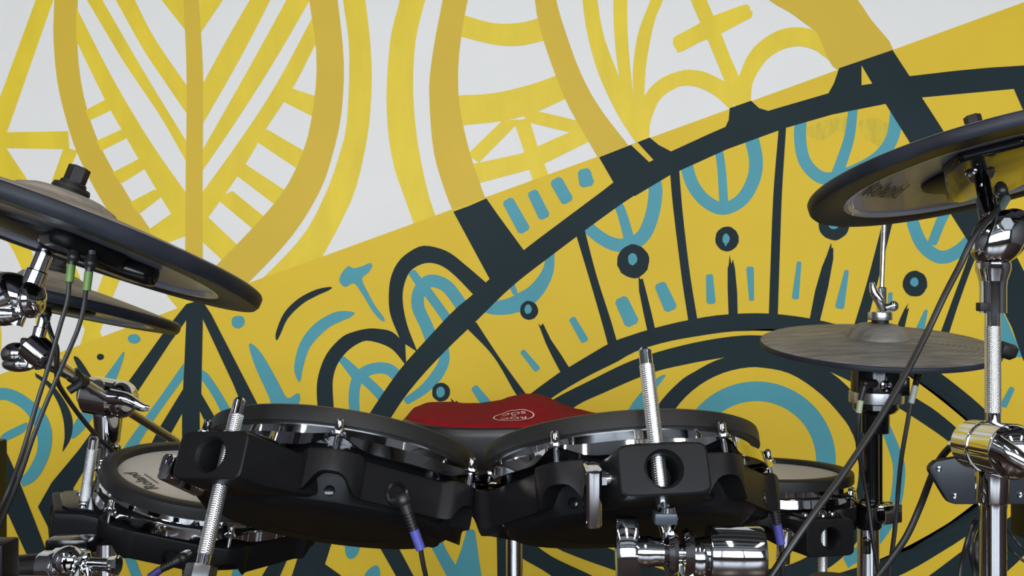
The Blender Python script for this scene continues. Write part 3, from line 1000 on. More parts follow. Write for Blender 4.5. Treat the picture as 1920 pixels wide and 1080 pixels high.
under_box(cymL, M_CL, 0, 0, rot2([(.030, -.022), (.066, -.026), (.076, -.016), (.076, .030), (.066, .040), (.030, .036)], aL), -.021, -.007, 'connector_box', M_black)
under_box(cymL, M_CL, 0, 0, rot2([(.02, -.02), (.05, .02), (.066, .062), (.056, .076), (.02, .065)], aL), -.024, -.007, 'cable_hatch')
aR = local_dir(M_CR, W(1880, 372, 1.0))
under_box(cymR, M_CR, 0, 0, rot2([(-.10, -.030), (-.08, -.042), (.08, -.045), (.125, -.030), (.125, .030), (.08, .045), (-.08, .042), (-.10, .030)], aR), -.019, -.008, 'connector_box', M_gloss)


def on_plane(M, z, px, py):
    """Where the ray through a pixel meets the plane local z of a thing."""
    n = M.to_3x3().col[2]
    p = M @ Vector((0, 0, z))
    o = Vector((0, 0, CZ))
    v = W(px, py, 1) - o
    return o + v * ((p - o).dot(n) / v.dot(n))


def face_text(parent, body, M, z, pa, pb, size, m, flip=1, sp=1.0, ys=1.0, sh=0.0):
    A, B_ = on_plane(M, z, *pa), on_plane(M, z, *pb)
    n = M.to_3x3().col[2] * flip
    obj('lettering', text_bm(body, size, place((A + B_) / 2 + n * .0006, n, B_ - A) @ Matrix(((1, sh, 0, 0), (0, ys, 0, 0), (0, 0, 1, 0), (0, 0, 0, 1))), .0002, sp, .15), m, parent, True)


face_text(plateR, 'Roland', M_CR, -.0104, (1614, 353), (1700, 361), .023, M_printg, -1, 1.08, 2.7, -2.6)

# ------------------------------------------------------------------ stands
def nut(root, p, ax, M_):
    bm = BM()
    lathe(bm, [(0, 0), (.015, 0), (.016, .003), (.015, .006), (0, .006)], 28, place(p, ax))
    lathe(bm, [(.0105, .006), (.0112, .008), (.0105, .010)], 24, place(p, ax))
    o = obj('felt_washer', bm, M_rim, root, True)
    bm = BM()
    prism(bm, [(.0095 * (1 if i % 2 else .80) * math.cos(2 * PI * i / 12), .0095 * (1 if i % 2 else .80) * math.sin(2 * PI * i / 12)) for i in range(12)], .006, .024, place(p, ax), .0012, 2)
    obj('cymbal_nut', bm, M_rim, root, True)


# left boom arm: carries the large tilted pad
CLc, CLn = POSE_CL
r0 = thing('cymbal_boom_stand', 'chrome cymbal arm and ball tilter at the left edge under the large tilted cymbal', 'cymbal stand', Vector((-.66, .86, 0)))
nut(r0, CLc + CLn * .030, CLn, None)
bm = BM()
A = CLc - CLn * .006
tube(bm, CLc + CLn * .035, CLc - CLn * .012, .004, .004, 14)
Bp = CLc - CLn * .060
tube(bm, A, Bp, .0072, .0072, 22)
tube(bm, CLc - CLn * .040, CLc - CLn * .078, .0088, .0088, 22, True, .001)
tube(bm, CLc - CLn * .078, CLc - CLn * .088, .006, .006, 20)
obj('cymbal_rod', bm, M_chrome, r0, True)
T = W(28, 552, .845)
bm = BM()
ball(bm, T, .024, .020, .017, Matrix.Rotation(.5, 3, 'Y'))
ball(bm, T + Vector((.016, -.004, -.004)), .010, .018, .016, u=20, v=12)
tube(bm, T + Vector((.004, -.012, .002)), T + Vector((-.030, -.012, -.012)), .013, .011, 22, True, .002)
ball(bm, T + Vector((-.004, -.010, -.016)), .017, .012, .010, u=20, v=12)
til = obj('tilter', bm, M_chrome, r0, True)
bm = BM()
wing(bm, place(T + Vector((-.03, -.012, -.012)), Vector((-1, -.2, -.3))), .016, .022, .006)
obj('wing_nut', bm, M_chrome, til, True)
bm = BM()
sweep(bm, [T, W(-120, 600, .87), W(-300, 690, .9)], .0085, 16, 4)
obj('boom_tube', bm, M_chrome, r0, True)
bm = BM()
q = W(-300, 690, .9)
tube(bm, q + Vector((0, 0, .03)), (q.x, q.y, .10), .0115, .0125, 20, True, .002)
obj('upright_tube', bm, M_chrome, r0, True)
tripod(r0, q.x, q.y, .3, .26, M_chrome)

# second boom stand: carries the smaller pad, clamp in front of the left wall strokes
C2c, C2n = POSE_C2
ST2 = W(203, 800, 1.31)
r1 = thing('cymbal_boom_stand', 'chrome boom stand behind the printed drum head, holding the smaller low cymbal', 'cymbal stand', Vector((ST2.x, ST2.y, 0)))
nut(r1, C2c + C2n * .029, C2n, None)
bm = BM()
tube(bm, C2c + C2n * .034, C2c - C2n * .02, .0035, .0035, 14)
tube(bm, C2c - C2n * .008, C2c - C2n * .045, .0055, .0055, 20)
tube(bm, C2c - C2n * .034, C2c - C2n * .060, .0075, .0072, 20, True, .001)
tube(bm, C2c - C2n * .060, C2c - C2n * .080, .005, .005, 20)
obj('cymbal_rod', bm, M_chrome, r1, True)
T2 = W(68, 660, 1.14)
b0, b1 = W(80, 668, 1.145), W(330, 828, 1.44)
bd = (b1 - b0).normalized()
bm = BM()
tube(bm, T2 + Vector((-.006, -.006, .010)), T2 + Vector((.016, -.006, -.008)), .017, .017, 26, True, .002)
tube(bm, T2 + Vector((-.004, 0, .016)), T2 + Vector((-.006, 0, -.016)), .013, .013, 24, True, .002)
ball(bm, T2 + Vector((-.022, -.002, -.002)), .017, .012, .013, u=22, v=12)
ball(bm, T2 + Vector((-.016, -.006, -.013)), .020, .010, .009, u=20, v=10)
tube(bm, b0, b0 + bd * .055, .012, .008, 22, True, .002)
til = obj('tilter', bm, M_chrome, r1, True)
bm = BM()
lathe(bm, [(0, 0), (.0045, 0), (.0045, .002), (0, .002)], 12, place(T2 + Vector((.007, -.0195, .0)), Vector((0, -1, .1))))
obj('tilter_bolt', bm, M_rim, til, True)
bm = BM()
tube(bm, b0 + bd * .03, b1, .0058, .0058, 20)
bt = obj('boom_tube', bm, M_chrome2, r1, True)
bm = BM()
sweep(bm, [b0 + bd * .075 + Vector((.0, -.012, .012)), b0 + bd * .083 + Vector((.004, -.013, .001)), b0 + bd * .074 + Vector((-.006, -.012, -.013))], .0052, 10, 6)
tube(bm, b0 + bd * .06, b0 + bd * .088, .0085, .0085, 18, True, .002)
obj('cable_clip', bm, M_cable, bt, True)
bm = BM()
kk = W(205, 742, 1.305)
tube(bm, kk - bd * .004 + bd * -.030, kk + bd * .004, .0105, .0105, 20, True, .001)
obj('boom_sleeve', bm, M_chrome2, bt, True)
bm = BM()
tube(bm, kk + Vector((-.026, -.002, .002)), kk + Vector((.018, -.014, -.004)), .0245, .0245, 32, True, .004)
ball(bm, kk + Vector((.022, -.014, -.003)), .020, .022, .024, u=24, v=14)
tube(bm, kk + Vector((.0, -.004, -.020)), kk + Vector((-.002, 0, -.062)), .0185, .0150, 26, True, .003)
tube(bm, kk + Vector((-.002, 0, -.062)), kk + Vector((-.002, 0, -.085)), .0165, .0165, 26, True, .003)
cl = obj('boom_clamp', bm, M_chrome, r1, True)
bm = BM()
sweep(bm, [kk + Vector((.016, -.034, .002)), kk + Vector((.036, -.038, .000)), kk + Vector((.054, -.036, -.010)), kk + Vector((.064, -.034, -.012))], lambda u: .010 * (1 - .75 * u) + .001, 12, 5)
obj('clamp_lever', bm, M_chrome, cl, True)
bm = BM()
ball(bm, kk + Vector((-.034, .004, .000)), .009, .013, .015, u=18, v=10)
obj('pivot_cap', bm, mat('copper brown cap', (.10, .05, .035, 1), .3, .8, noise=.1), cl, True)
bm = BM()
tube(bm, (kk.x - .003, kk.y, kk.z - .08), (kk.x - .003, kk.y, .10), .0135, .0135, 26)
obj('upright_tube', bm, M_chrome, r1, True)
bm = BM()
tube(bm, W(190, 908, 1.31), W(190, 940, 1.31), .024, .026, 26, True, .004)
obj('height_collar', bm, M_gloss, r1, True)
tripod(r1, kk.x, kk.y, .3, .24, M_chrome, .9)

# right stand: egg-shaped tilter, knurled tube, large boom clamp
CRc, CRn = POSE_CR
SX = W(1862, 700, 1.0).x
r2 = thing('cymbal_boom_stand', 'chrome cymbal stand with egg-shaped tilter and knurled tube at the right edge', 'cymbal stand', Vector((SX, 1.0, 0)))
nut(r2, CRc + CRn * .031, CRn, None)
egg = W(1872, 447, 1.0)
hub = W(1837, 316, 1.062)
ax = (W(1836, 318, 1.062) - W(1857, 405, 1.02)).normalized()
bm = BM()
tube(bm, CRc + CRn * .04, hub, .004, .004, 16)
tube(bm, hub + ax * .018, hub - ax * .010, .0145, .0140, 28, True, .0015)
hb = obj('cymbal_hub', bm, M_chrome2, r2, True)
bm = BM()
lathe(bm, [(.0075, 0), (.0075, .003), (.0055, .004), (.0055, .002), (0, .002)], 18, place(W(1820, 318, 1.045), Vector((-.75, -.66, .05))))
obj('hub_screw', bm, M_chrome, hb, True)
bm = BM()
e1 = W(1857, 412, 1.015)
tube(bm, hub - ax * .008, e1, .0078, .0078, 26)
tube(bm, W(1849, 374, 1.035), e1, .0098, .0098, 26, True, .0012)
obj('cymbal_rod', bm, M_chrome, r2, True)
bm = BM()
R = Matrix.Rotation(math.radians(38), 3, 'Y')
ball(bm, egg, .0245, .020, .031, R, 36, 22)
ball(bm, egg + Vector((.009, .004, .002)), .022, .019, .031, R, 36, 22)
lathe(bm, [(.010, 0), (.016, -.010), (.0135, -.020), (.0125, -.035), (.0125, -.060), (0, -.060)], 30, Matrix.Translation(W(1862, 492, 1.0) + Vector((0, 0, .010))))
lathe(bm, [(0, 0), (.0165, 0), (.0165, -.006), (.0115, -.022), (.0112, -.048), (0, -.048)], 32, Matrix.Translation(W(1862, 494, 1.0)))
til = obj('tilter', bm, M_chrome, r2, True)
bm = BM()
prism(bm, [(.0078 * math.cos(PI / 3 * i), .0078 * math.sin(PI / 3 * i)) for i in range(6)], 0, .006, place(W(1886, 421, .982) + Vector((0, .004, 0)), Vector((.12, -1, .12))), .001, 1)
lathe(bm, [(0, .0062), (.0056, .0062)], 24, place(W(1886, 421, .982) + Vector((0, .004, 0)), Vector((.12, -1, .12))))
obj('tilter_bolt', bm, M_chrome2, til, True)
bm = BM()
tube(bm, W(1860, 567, 1.0), W(1860, 584, 1.0), .0120, .0120, 28, True, .0015)
box(bm, Matrix.Translation(W(1843, 575.5, .994)), .010, .010, .0085, .001)
obj('memory_lock', bm, M_rim, r2, True)
bm = BM()
prism(bm, [(.009 * math.cos(PI / 3 * i + .3) + .004, .008 * math.sin(PI / 3 * i + .3)) for i in range(6)], -.006, .012, place(W(1876, 660, 1.015), Vector((.9, .3, -.25))), .001, 1)
obj('rear_knob', bm, M_rim, r2, True)
bm = BM()
tube(bm, W(1861, 560, 1.0), W(1862, 800, 1.0), .0072, .0072, 26)
ut = obj('upper_tube', bm, M_chrome, r2, True)
bm = BM()
tube(bm, W(1861, 611, 1.0), W(1862, 773, 1.0), .0076, .0076, 28)
obj('knurled_sleeve', bm, M_knurl, ut, True)
bm = BM()
k0, k1 = W(1822, 832, 1.03), W(1905, 848, .955)
tube(bm, k0, k1, .0245, .0265, 40, True, .003)
tube(bm, k0 + (k1 - k0) * .42, k0 + (k1 - k0) * .46, .0268, .0268, 40, True, .0006)
ball(bm, k1 - (k1 - k0).normalized() * .004, .0262, .020, .026, u=36, v=20)
sweep(bm, [W(1816, 838, 1.035), W(1800, 834, 1.04), W(1783, 834, 1.05)], lambda u: .0065 - .002 * u, 12, 4)
lathe(bm, [(0, 0), (.0155, 0), (.0160, -.010), (.0150, -.038), (.0140, -.040), (0, -.040)], 36, Matrix.Translation(W(1860, 866, 1.0)))
cl = obj('boom_clamp', bm, M_chrome, r2, True)
bm = BM()
sweep(bm, [W(1868, 838, .935), W(1895, 852, .925), W(1925, 872, .92), W(1955, 886, .925)], lambda u: .012 * (1 - .6 * u), 14, 5)
obj('clamp_lever', bm, M_chrome, cl, True)
bm = BM()
lathe(bm, [(0, 0), (.0128, 0), (.0135, -.004), (.0125, -.010), (.0125, .12 - W(1862, 935, 1).z), (0, .12 - W(1862, 935, 1).z)], 36, Matrix.Translation(W(1862, 935, 1.0)))
obj('upright_tube', bm, M_chrome, r2, True)
tripod(r2, SX, 1.0, .3, .27, M_chrome, .2)
bm = BM()
sweep(bm, [W(1880, 835, 1.03), W(2000, 800, 1.2), W(2150, 770, 1.35)], .006, 14, 4)
obj('boom_tube', bm, M_gloss, r2, True)

# ------------------------------------------------------------------ hi-hat stand
HHc, HHn = POSE_HH
D = HHc.y
HX = HHc.x + .002
r3 = thing('hi_hat_stand', 'black and chrome hi-hat stand with thin rod, clutch and round sensor below the flat cymbal', 'hi-hat stand', Vector((HX, D, 0)))


def hz(y):
    return W(0, y, D).z


rodtop = W(1662, 250, D)
bm = BM()
tube(bm, Vector((HX + .008, D, hz(395))), Vector((HX, D, hz(690))), .0034, .0034, 14)
tube(bm, Vector((HX + .012, D, hz(300))), Vector((HX + .008, D, hz(395))), .0034, .0034, 14)
obj('pull_rod', bm, M_chrome, r3, True)
bm = BM()
cx = HX + .004
lathe(bm, [(0, hz(612)), (.0045, hz(612)), (.0045, hz(585)), (.0065, hz(584)), (.0068, hz(540)), (.0055, hz(538)), (.004, hz(538))], 24, Matrix.Translation((cx, D, 0)))
clu = obj('clutch', bm, M_chrome, r3, True)
bm = BM()
sweep(bm, [(cx - .002, D - .010, hz(584)), (cx - .007, D - .013, hz(566)), (cx - .015, D - .012, hz(548)), (cx - .018, D - .012, hz(530))], lambda u: .0065 * math.sin(PI * (.28 + .55 * u)), 12, 5)
sweep(bm, [(cx + .001, D - .011, hz(577)), (cx + .010, D - .012, hz(573))], .0050, 12, 3)
ball(bm, (cx + .012, D - .012, hz(573.5)), .0075, .005, .0075, u=18, v=10)
obj('clutch_wing', bm, M_chrome, clu, True)
bm = BM()
lathe(bm, [(0, hz(600)), (.0160, hz(600)), (.0165, hz(598)), (.0165, hz(587)), (.0158, hz(585)), (0, hz(585))], 60, Matrix.Translation((cx - .002, D, 0)))
obj('clutch_disc', bm, M_chrome2, clu, True)
bm = BM()
lathe(bm, [(0, hz(614)), (.0115, hz(614)), (.0120, hz(607)), (.0115, hz(600)), (0, hz(600))], 30, Matrix.Translation((cx - .002, D, 0)))
obj('felt_washer', bm, M_rim, clu, True)
bm = BM()
ox = W(1643, 700, D).x
lathe(bm, [(0, hz(672)), (.033, hz(672)), (.0338, hz(676)), (.0345, hz(735)), (.030, hz(736))], 44, Matrix.Translation((ox, D, 0)))
lathe(bm, [(.030, hz(754)), (.0305, hz(760)), (.031, hz(766)), (.026, hz(773)), (.019, hz(776)), (.0185, hz(811)), (.012, hz(813)), (0, hz(813))], 40, Matrix.Translation((ox - .001, D, 0)))
box(bm, Matrix.Translation((ox + .030, D - .012, hz(722))), .014, .03, .026, .002)
sen = obj('motion_sensor', bm, M_gloss, r3, True)
bm = BM()
lathe(bm, [(.034, hz(733)), (.0368, hz(734)), (.0372, hz(746)), (.0368, hz(754)), (.030, hz(757))], 48, Matrix.Translation((ox, D, 0)))
obj('sensor_ring', bm, M_chrome2, sen, True)
bm = BM()
lathe(bm, [(.0048, 0), (.0075, .001), (.0075, .004), (.0048, .0046), (.0048, .001)], 22, place((W(1643, 720, D).x, D - .035, hz(719)), (0, -1, 0)))
obj('jack_socket', bm, M_chrome, sen, True)
bm = BM()
tube(bm, (W(1634, 0, D).x, D, hz(808)), (W(1634, 0, D).x, D, hz(955)), .0105, .0105, 26)
up = obj('upper_tube', bm, M_gloss, r3, True)
bm = BM()
tube(bm, (W(1652, 0, D).x, D + .012, hz(805)), (W(1652, 0, D).x, D + .012, hz(960)), .0062, .0062, 20)
obj('guide_tube', bm, M_gloss, r3, True)
bm = BM()
tube(bm, (W(1628, 0, D).x, D, hz(945)), (W(1628, 0, D).x, D, .12), .0150, .0150, 30, True, .002)
lo = obj('lower_tube', bm, M_chrome, r3, True)
bm = BM()
lathe(bm, [(.0105, hz(938)), (.018, hz(942)), (.0185, hz(985)), (.016, hz(990))], 28, Matrix.Translation((W(1628, 0, D).x, D, 0)))
box(bm, Matrix.Translation((W(1617, 0, D).x, D - .016, hz(1018))), .010, .012, .022, .003)
obj('height_collar', bm, M_gloss, lo, True)
bm = BM()
Mx = Matrix.Translation((W(1655, 0, D).x, D - .010, hz(958))) @ Matrix.Rotation(math.radians(28), 4, 'Z')
box(bm, Mx, .034, .030, .026, .002)
box(bm, Mx @ Matrix.Translation((-.026, 0, .010)), .024, .018, .008, .002)
lk = obj('memory_lock', bm, M_chrome, r3, True)
bm = BM()
lathe(bm, [(.006, 0), (.0072, 0), (.0072, .0005), (.006, .0005)], 20, Mx @ Matrix.Translation((0.002, -.002, .0131)))
box(bm, Mx @ Matrix.Translation((.004, -.0152, -.002)), .010, .0006, .014)
obj('embossed_mark', bm, M_printg, lk, True)
tripod(r3, W(1628, 0, D).x, D, .3, .24, M_chrome, .6)

# ------------------------------------------------------------------ throne with red saddle seat
TD = 1.86
def tx(px):
    return W(px, 0, TD).x


TXC = tx(962)
seatz = W(0, 800, TD).z
r4 = thing('drum_throne', 'drum stool with red saddle top, black vinyl sides and chrome post', 'stool', Vector((TXC, TD, 0)))
prof_px = [(762, 771), (775, 760), (795, 754), (830, 757), (870, 764), (905, 765), (935, 757), (960, 747), (985, 741.5), (1005, 741), (1025, 745), (1045, 756), (1065, 769), (1090, 779), (1120, 786), (1160, 792)]


def sil(x):
    px = 960 + x / TD * F
    for (a, b), (c, d) in zip(prof_px, prof_px[1:]):
        if a <= px <= c:
            u = (px - a) / (c - a)
            u = u * u * (3 - 2 * u)
            return W(0, b + (d - b) * u, TD).z
    return W(0, prof_px[0][1] if px < 800 else prof_px[-1][1], TD).z


RXs, RYs = .197, .150
base = CZ - .2335
bm = BM()
rings = []
N = 96


def seat_top(x, y):
    e = math.sqrt((x / RXs) ** 2 + (y / RYs) ** 2)
    g_ = min(1, max(0, -y / RYs))
    return base + (sil(TXC + x) - .008 - base) * (1 - .35 * min(1, e) ** 4) * (1 - .92 * g_ * g_ * (3 - 2 * g_)) + .003


def sup(a, k=2.6):
    c, s = math.cos(a), math.sin(a)
    q = (abs(c) ** k + abs(s) ** k) ** (-1 / k)
    return c * q, s * q


for u in (1.0, .985, .95, .88, .78, .66, .52, .38, .24, .1):
    ring_ = []
    for i in range(N):
        c, s = sup(2 * PI * i / N)
        x, y = c * RXs * u, s * RYs * u
        z = seat_top(x, y) - (.010 if u == 1.0 else (.003 if u == .985 else 0))
        ring_.append((TXC + x, TD + y, z))
    rings.append(ring_)
loft(bm, rings, cap=True)
seat = obj('seat_top', bm, M_red, r4, True, 60)
bm = BM()
rings = []
for k, (u, z) in enumerate(((.90, -.002), (.998, -.007), (1.022, -.010), (1.03, -.022), (1.026, -.040), (1.0, -.058), (.95, -.072), (.86, -.08))):
    ring_ = []
    for i in range(N):
        c, s = sup(2 * PI * i / N)
        x, y = c * RXs * u, s * RYs * u
        zz = seat_top(c * RXs * .99, s * RYs * .99) if k < 3 else base * (k - 2) / 5 + seat_top(c * RXs, s * RYs) * (7 - k) / 5
        ring_.append((TXC + x, TD + y, zz + z))
    rings.append(ring_)
loft(bm, rings, cap=True)
obj('seat_side', bm, M_vinyl, r4, True, 60)
# printed ring and letters on the seat top, upside down from here
lx, ly = tx(963) - TXC + .0, -.098


def drape(bm, dz):
    """Lay flat local x/y geometry on the seat top."""
    for v in bm.verts:
        x, y = lx - v.co.x, ly - v.co.y
        v.co = Vector((TXC + x, TD + y, seat_top(x, y) + dz + v.co.z))
    return bm


bm = BM()
for i in range(64):
    pass
ro, ri = .036, .0338
o_ = [bm.verts.new((ro * math.cos(2 * PI * i / 64), ro * .80 * math.sin(2 * PI * i / 64), 0)) for i in range(64)]
i_ = [bm.verts.new((ri * math.cos(2 * PI * i / 64), ri * .79 * math.sin(2 * PI * i / 64), 0)) for i in range(64)]
for i in range(64):
    bm.faces.new((o_[i], o_[(i + 1) % 64], i_[(i + 1) % 64], i_[i]))
obj('printed_ring', drape(bm, .0012), M_logo, seat, True)
for body, yy, size in (('ROC', .0125, .023), ('N', .0, .011), ('SOC', -.0125, .023)):
    bm = text_bm(body, size, Matrix.Translation((0, yy, 0)) @ Matrix.Diagonal((.95, .72, 1, 1)), .0)
    obj('printed_letters', drape(bm, .0012), M_logo, seat, True)
bm = BM()
tube(bm, (tx(964), TD, base - .06), (tx(964), TD, .12), .0150, .0150, 28)
tube(bm, (tx(964), TD, base - .07), (tx(964), TD, base - .11), .03, .024, 28, True, .003)
obj('post', bm, M_chrome, r4, True)
tripod(r4, tx(964), TD, .3, .30, M_chrome, .5)

# ------------------------------------------------------------------ drum rack just below the picture, and the clamps that reach up from it
RACK = thing('drum_rack', 'black tubular drum rack passing just below the pads, its joint block at the left edge', 'drum rack', Vector((-.5, .86, 0)))
bm = BM()
ra, rb = W(-60, 1120, .86), W(1560, 1150, .86)
tube(bm, ra, rb, .019, .019, 24)
obj('cross_tube', bm, M_black, RACK, True)
for p in (ra, rb):
    bm = BM()
    tube(bm, (p.x, p.y, p.z + .03), (p.x, p.y, .02), .019, .019, 24)
    leg = obj('leg', bm, M_black, RACK, True)
    bm = BM()
    lathe(bm, [(0, 0), (.028, 0), (.026, .03), (.019, .035)], 20, Matrix.Translation((p.x, p.y, 0)))
    obj('rubber_foot', bm, M_rim, leg, True)
bm = BM()
box(bm, Matrix.Translation(W(-12, 1062, .86)), .030, .030, .044, .003)
box(bm, Matrix.Translation(W(-30, 1100, .86)), .04, .045, .04, .004)
obj('joint_block', bm, M_black, RACK, True)


def clampR():
    d = (M_TR @ Vector((.160, 0, -.094))).y
    r = thing('rod_clamp', 'polished chrome clamp with broad wing handle and wide barrel below the front rod', 'clamp', W(1300, 1110, d), 'chrome clamps on the drum rack')
    ax = Vector((1, -.03, -.012)).normalized()

    def p(x, y, dd=0):
        return W(x, y, d + dd)
    bm = BM()
    o_ = p(1177, 1032)
    loft(bm, [[o_ + Vector((sx * w, yy + sy * t, z)) for sx, sy in ((-1, -1), (-.7, -1.25), (.7, -1.25), (1, -1), (1, 1), (.7, 1.25), (-.7, 1.25), (-1, 1))]
              for z, w, yy, t in ((-.040, .0078, -.004, .004), (-.034, .0086, -.005, .0065), (-.004, .0088, .000, .0085), (.0, .0090, .000, .0085), (.019, .0084, .0085, .0060), (.0225, .0078, .010, .004))])
    tube(bm, p(1190, 1035), p(1235, 1035), .0052, .0052, 22)
    obj('wing_handle', bm, M_chrome, r, True)
    bm = BM()
    lathe(bm, [(0, -.034), (.0085, -.034), (.0115, -.030), (.0120, -.020), (.0105, -.016), (.0105, -.010), (.0165, -.007), (.0185, -.003), (.0165, 0), (.006, .001), (.006, .004), (.0165, .005), (.0185, .008), (.0165, .012),
               (.0110, .014), (.0125, .022), (.0140, .026), (.0115, .031), (.012, .033), (.0195, .033)], 44, place(p(1268, 1036), ax))
    ball(bm, p(1312, 1050, -.005), .011, .010, .014, u=20, v=12)
    body = obj('clamp_body', bm, M_chrome, r, True)
    bm = BM()
    lathe(bm, [(0, 0), (.0205, 0), (.0212, .0012), (.0212, .0385), (.0200, .0410), (.012, .0425), (0, .0425)], 56, place(p(1327, 1038), ax))
    obj('barrel', bm, M_chrome, r, True)
    bm = BM()
    tube(bm, p(1249, 976), p(1251, 1010), .006, .0045, 20)
    lathe(bm, [(.0045, 0), (.009, .012), (.006, .02), (0, .02)], 20, place(p(1250, 1000), Vector((0, 0, 1))))
    obj('rod_end', bm, M_chrome, r, True)
    bm = BM()
    prism(bm, [(-.0085, -.009), (.0085, -.009), (.0085, .009), (-.0085, .009)], 0, .0085, Matrix.Translation(p(1246, 980)), .0015, 2)
    tube(bm, p(1246, 981), p(1246, 962), .0078, .0078, 8)
    obj('lock_collar', bm, mat('blue grey plastic', (.03, .04, .055, 1), .35, noise=.1), r, True)
    bm = BM()
    tube(bm, p(1300, 1060), W(1300, 1125, .86), .012, .012, 18)
    obj('clamp_post', bm, M_chrome, r, True)


clampR()


def clampL():
    d = 1.0
    r = thing('rod_clamp', 'chrome clamp with small wing bolt at the lower left, on a stub of black tube', 'clamp', W(130, 1115, d), 'chrome clamps on the drum rack')
    bm = BM()
    tube(bm, W(20, 1068, d), W(92, 1062, d), .0135, .0135, 30, True, .002)
    obj('tube_stub', bm, M_black, r, True)
    bm = BM()
    lathe(bm, [(0, 0), (.0150, 0), (.0165, .003), (.0165, .012), (.0190, .016), (.0190, .022), (.013, .026), (.013, .036), (.0175, .040), (.0165, .046), (0, .048)], 40, place(W(78, 1064, d), Vector((1, -.1, .05))))
    ball(bm, W(128, 1052, d - .012), .016, .013, .015, u=24, v=14)
    obj('clamp_body', bm, M_chrome, r, True)
    bm = BM()
    sweep(bm, [W(140, 1074, d - .02), W(158, 1050, d - .02), W(163, 1034, d - .02)], lambda u: .004 + .0025 * math.sin(PI * u), 12, 5)
    sweep(bm, [W(160, 1050, d - .02), W(172, 1068, d - .02), W(168, 1085, d - .02)], lambda u: .004 + .0015 * math.sin(PI * u), 12, 5)
    tube(bm, W(165, 1057, d - .02), W(208, 1059, d - .02), .0062, .0062, 22, True, .001)
    tube(bm, W(203, 1059, d - .02), W(224, 1060, d - .02), .0080, .0100, 8, True, .001)
    obj('wing_bolt', bm, M_chrome, r, True)
    bm = BM()
    tube(bm, W(150, 1060, d), W(150, 1125, .93), .012, .012, 18)
    obj('clamp_post', bm, M_chrome, r, True)
    bm = BM()
    prism(bm, [(-.022, -.014), (.022, -.014), (.022, .014), (-.022, .014)], 0, .020, Matrix.Translation(W(134, 1042, d + .05)), .004, 2)
    obj('lock_collar', bm, M_gloss, r, True)


clampL()


def clampM():
    r = thing('rod_clamp', 'dark hexagonal rod clamp at the foot of the slanted knurled rod', 'clamp', W(378, 1120, .80), 'chrome clamps on the drum rack')
    n = M_TL.to_3x3().col[2]
    e = M_TL @ Vector((.160, 0, -.148))
    bm = BM()
    prism(bm, [(.0125 * math.cos(PI / 3 * i + .3), .0125 * math.sin(PI / 3 * i + .3)) for i in range(6)], -.014, .004, place(e, n), .0015, 2)
    obj('lock_collar', bm, mat('dark steel', (.10, .10, .105, 1), .3, .8, noise=.1), r, True)
    bm = BM()
    tube(bm, e - n * .012, e - n * .055, .0135, .015, 26, True, .003)
    obj('clamp_body', bm, M_chrome, r, True)
    return e


clampM()

# ------------------------------------------------------------------ sound module, speaker
MD = 1.18
r5 = thing('drum_module', 'flat navy-black module bracket plate with steel screws behind the right-hand chrome clamp', 'drum module', W(1870, 950, MD))


def mpx(x, y):
    p = W(x, y, MD)
    return (p.x, p.z)


ol = [mpx(*q) for q in ((1748, 872), (1756, 865), (1800, 857), (1870, 843), (1960, 826), (2060, 826), (2070, 836), (2070, 940), (2060, 946), (1792, 946), (1781, 943), (1775, 936), (1745, 886), (1744, 879))]
bm = BM()
Mt = Matrix(((1, 0, 0, 0), (0, 0, -1, MD), (0, 1, 0, 0), (0, 0, 0, 1)))
prism(bm, ol, -.012, .0, Mt, .0018, 2)
pl = obj('side_plate', bm, mat('navy black powder coat', (.014, .017, .025, 1), .4, noise=.08, nscale=40, bump=.1, bscale=900), r5, True)
for q in ((1760, 879), (1790, 930), (1913, 928)):
    bm = BM()
    p = W(q[0], q[1], MD)
    lathe(bm, [(.0036, 0), (.0036, .0012), (.0030, .0022), (.0016, .0024), (.0014, .0008), (0, .0008)], 20, place((p.x, MD, p.z), (0, -1, 0)))
    obj('plate_screw', bm, M_chrome, pl, True)
bm = BM()
box(bm, Matrix.Translation((.705, MD + .09, W(0, 955, MD).z)), .10, .13, .13, .006)
obj('module_case', bm, M_black, r5, True)
bm = BM()
tube(bm, W(1790, 852, MD + .04), W(1850, 848, MD + .03), .012, .014, 24, True, .003)
tube(bm, (.705, MD + .09, W(0, 1000, MD).z), (.705, MD + .09, .02), .016, .016, 20)
lathe(bm, [(0, 0), (.12, 0), (.11, .015), (.02, .022), (0, .022)], 30, Matrix.Translation((.705, MD + .09, 0)))
obj('mount', bm, M_chrome, r5, True)

r6 = thing('speaker_cabinet', 'black cloth-fronted speaker cabinet cut off by the left edge', 'speaker', Vector((W(-110, 0, 1.55).x, 1.62, 0)))
bm = BM()
xr, xl, zt = W(15, 0, 1.76).x, W(-360, 0, 1.5).x, W(0, 842, 1.64).z
box(bm, Matrix.Translation(((xr + xl) / 2, 1.64, zt / 2)), xr - xl, .24, zt, .006)
obj('cabinet', bm, M_black, r6, True)
bm = BM()
box(bm, Matrix.Translation(((xr + xl) / 2, 1.512, zt / 2 + .002)), xr - xl - .004, .016, zt - .012, .006)
obj('grille_cloth', bm, M_grille, r6, True)

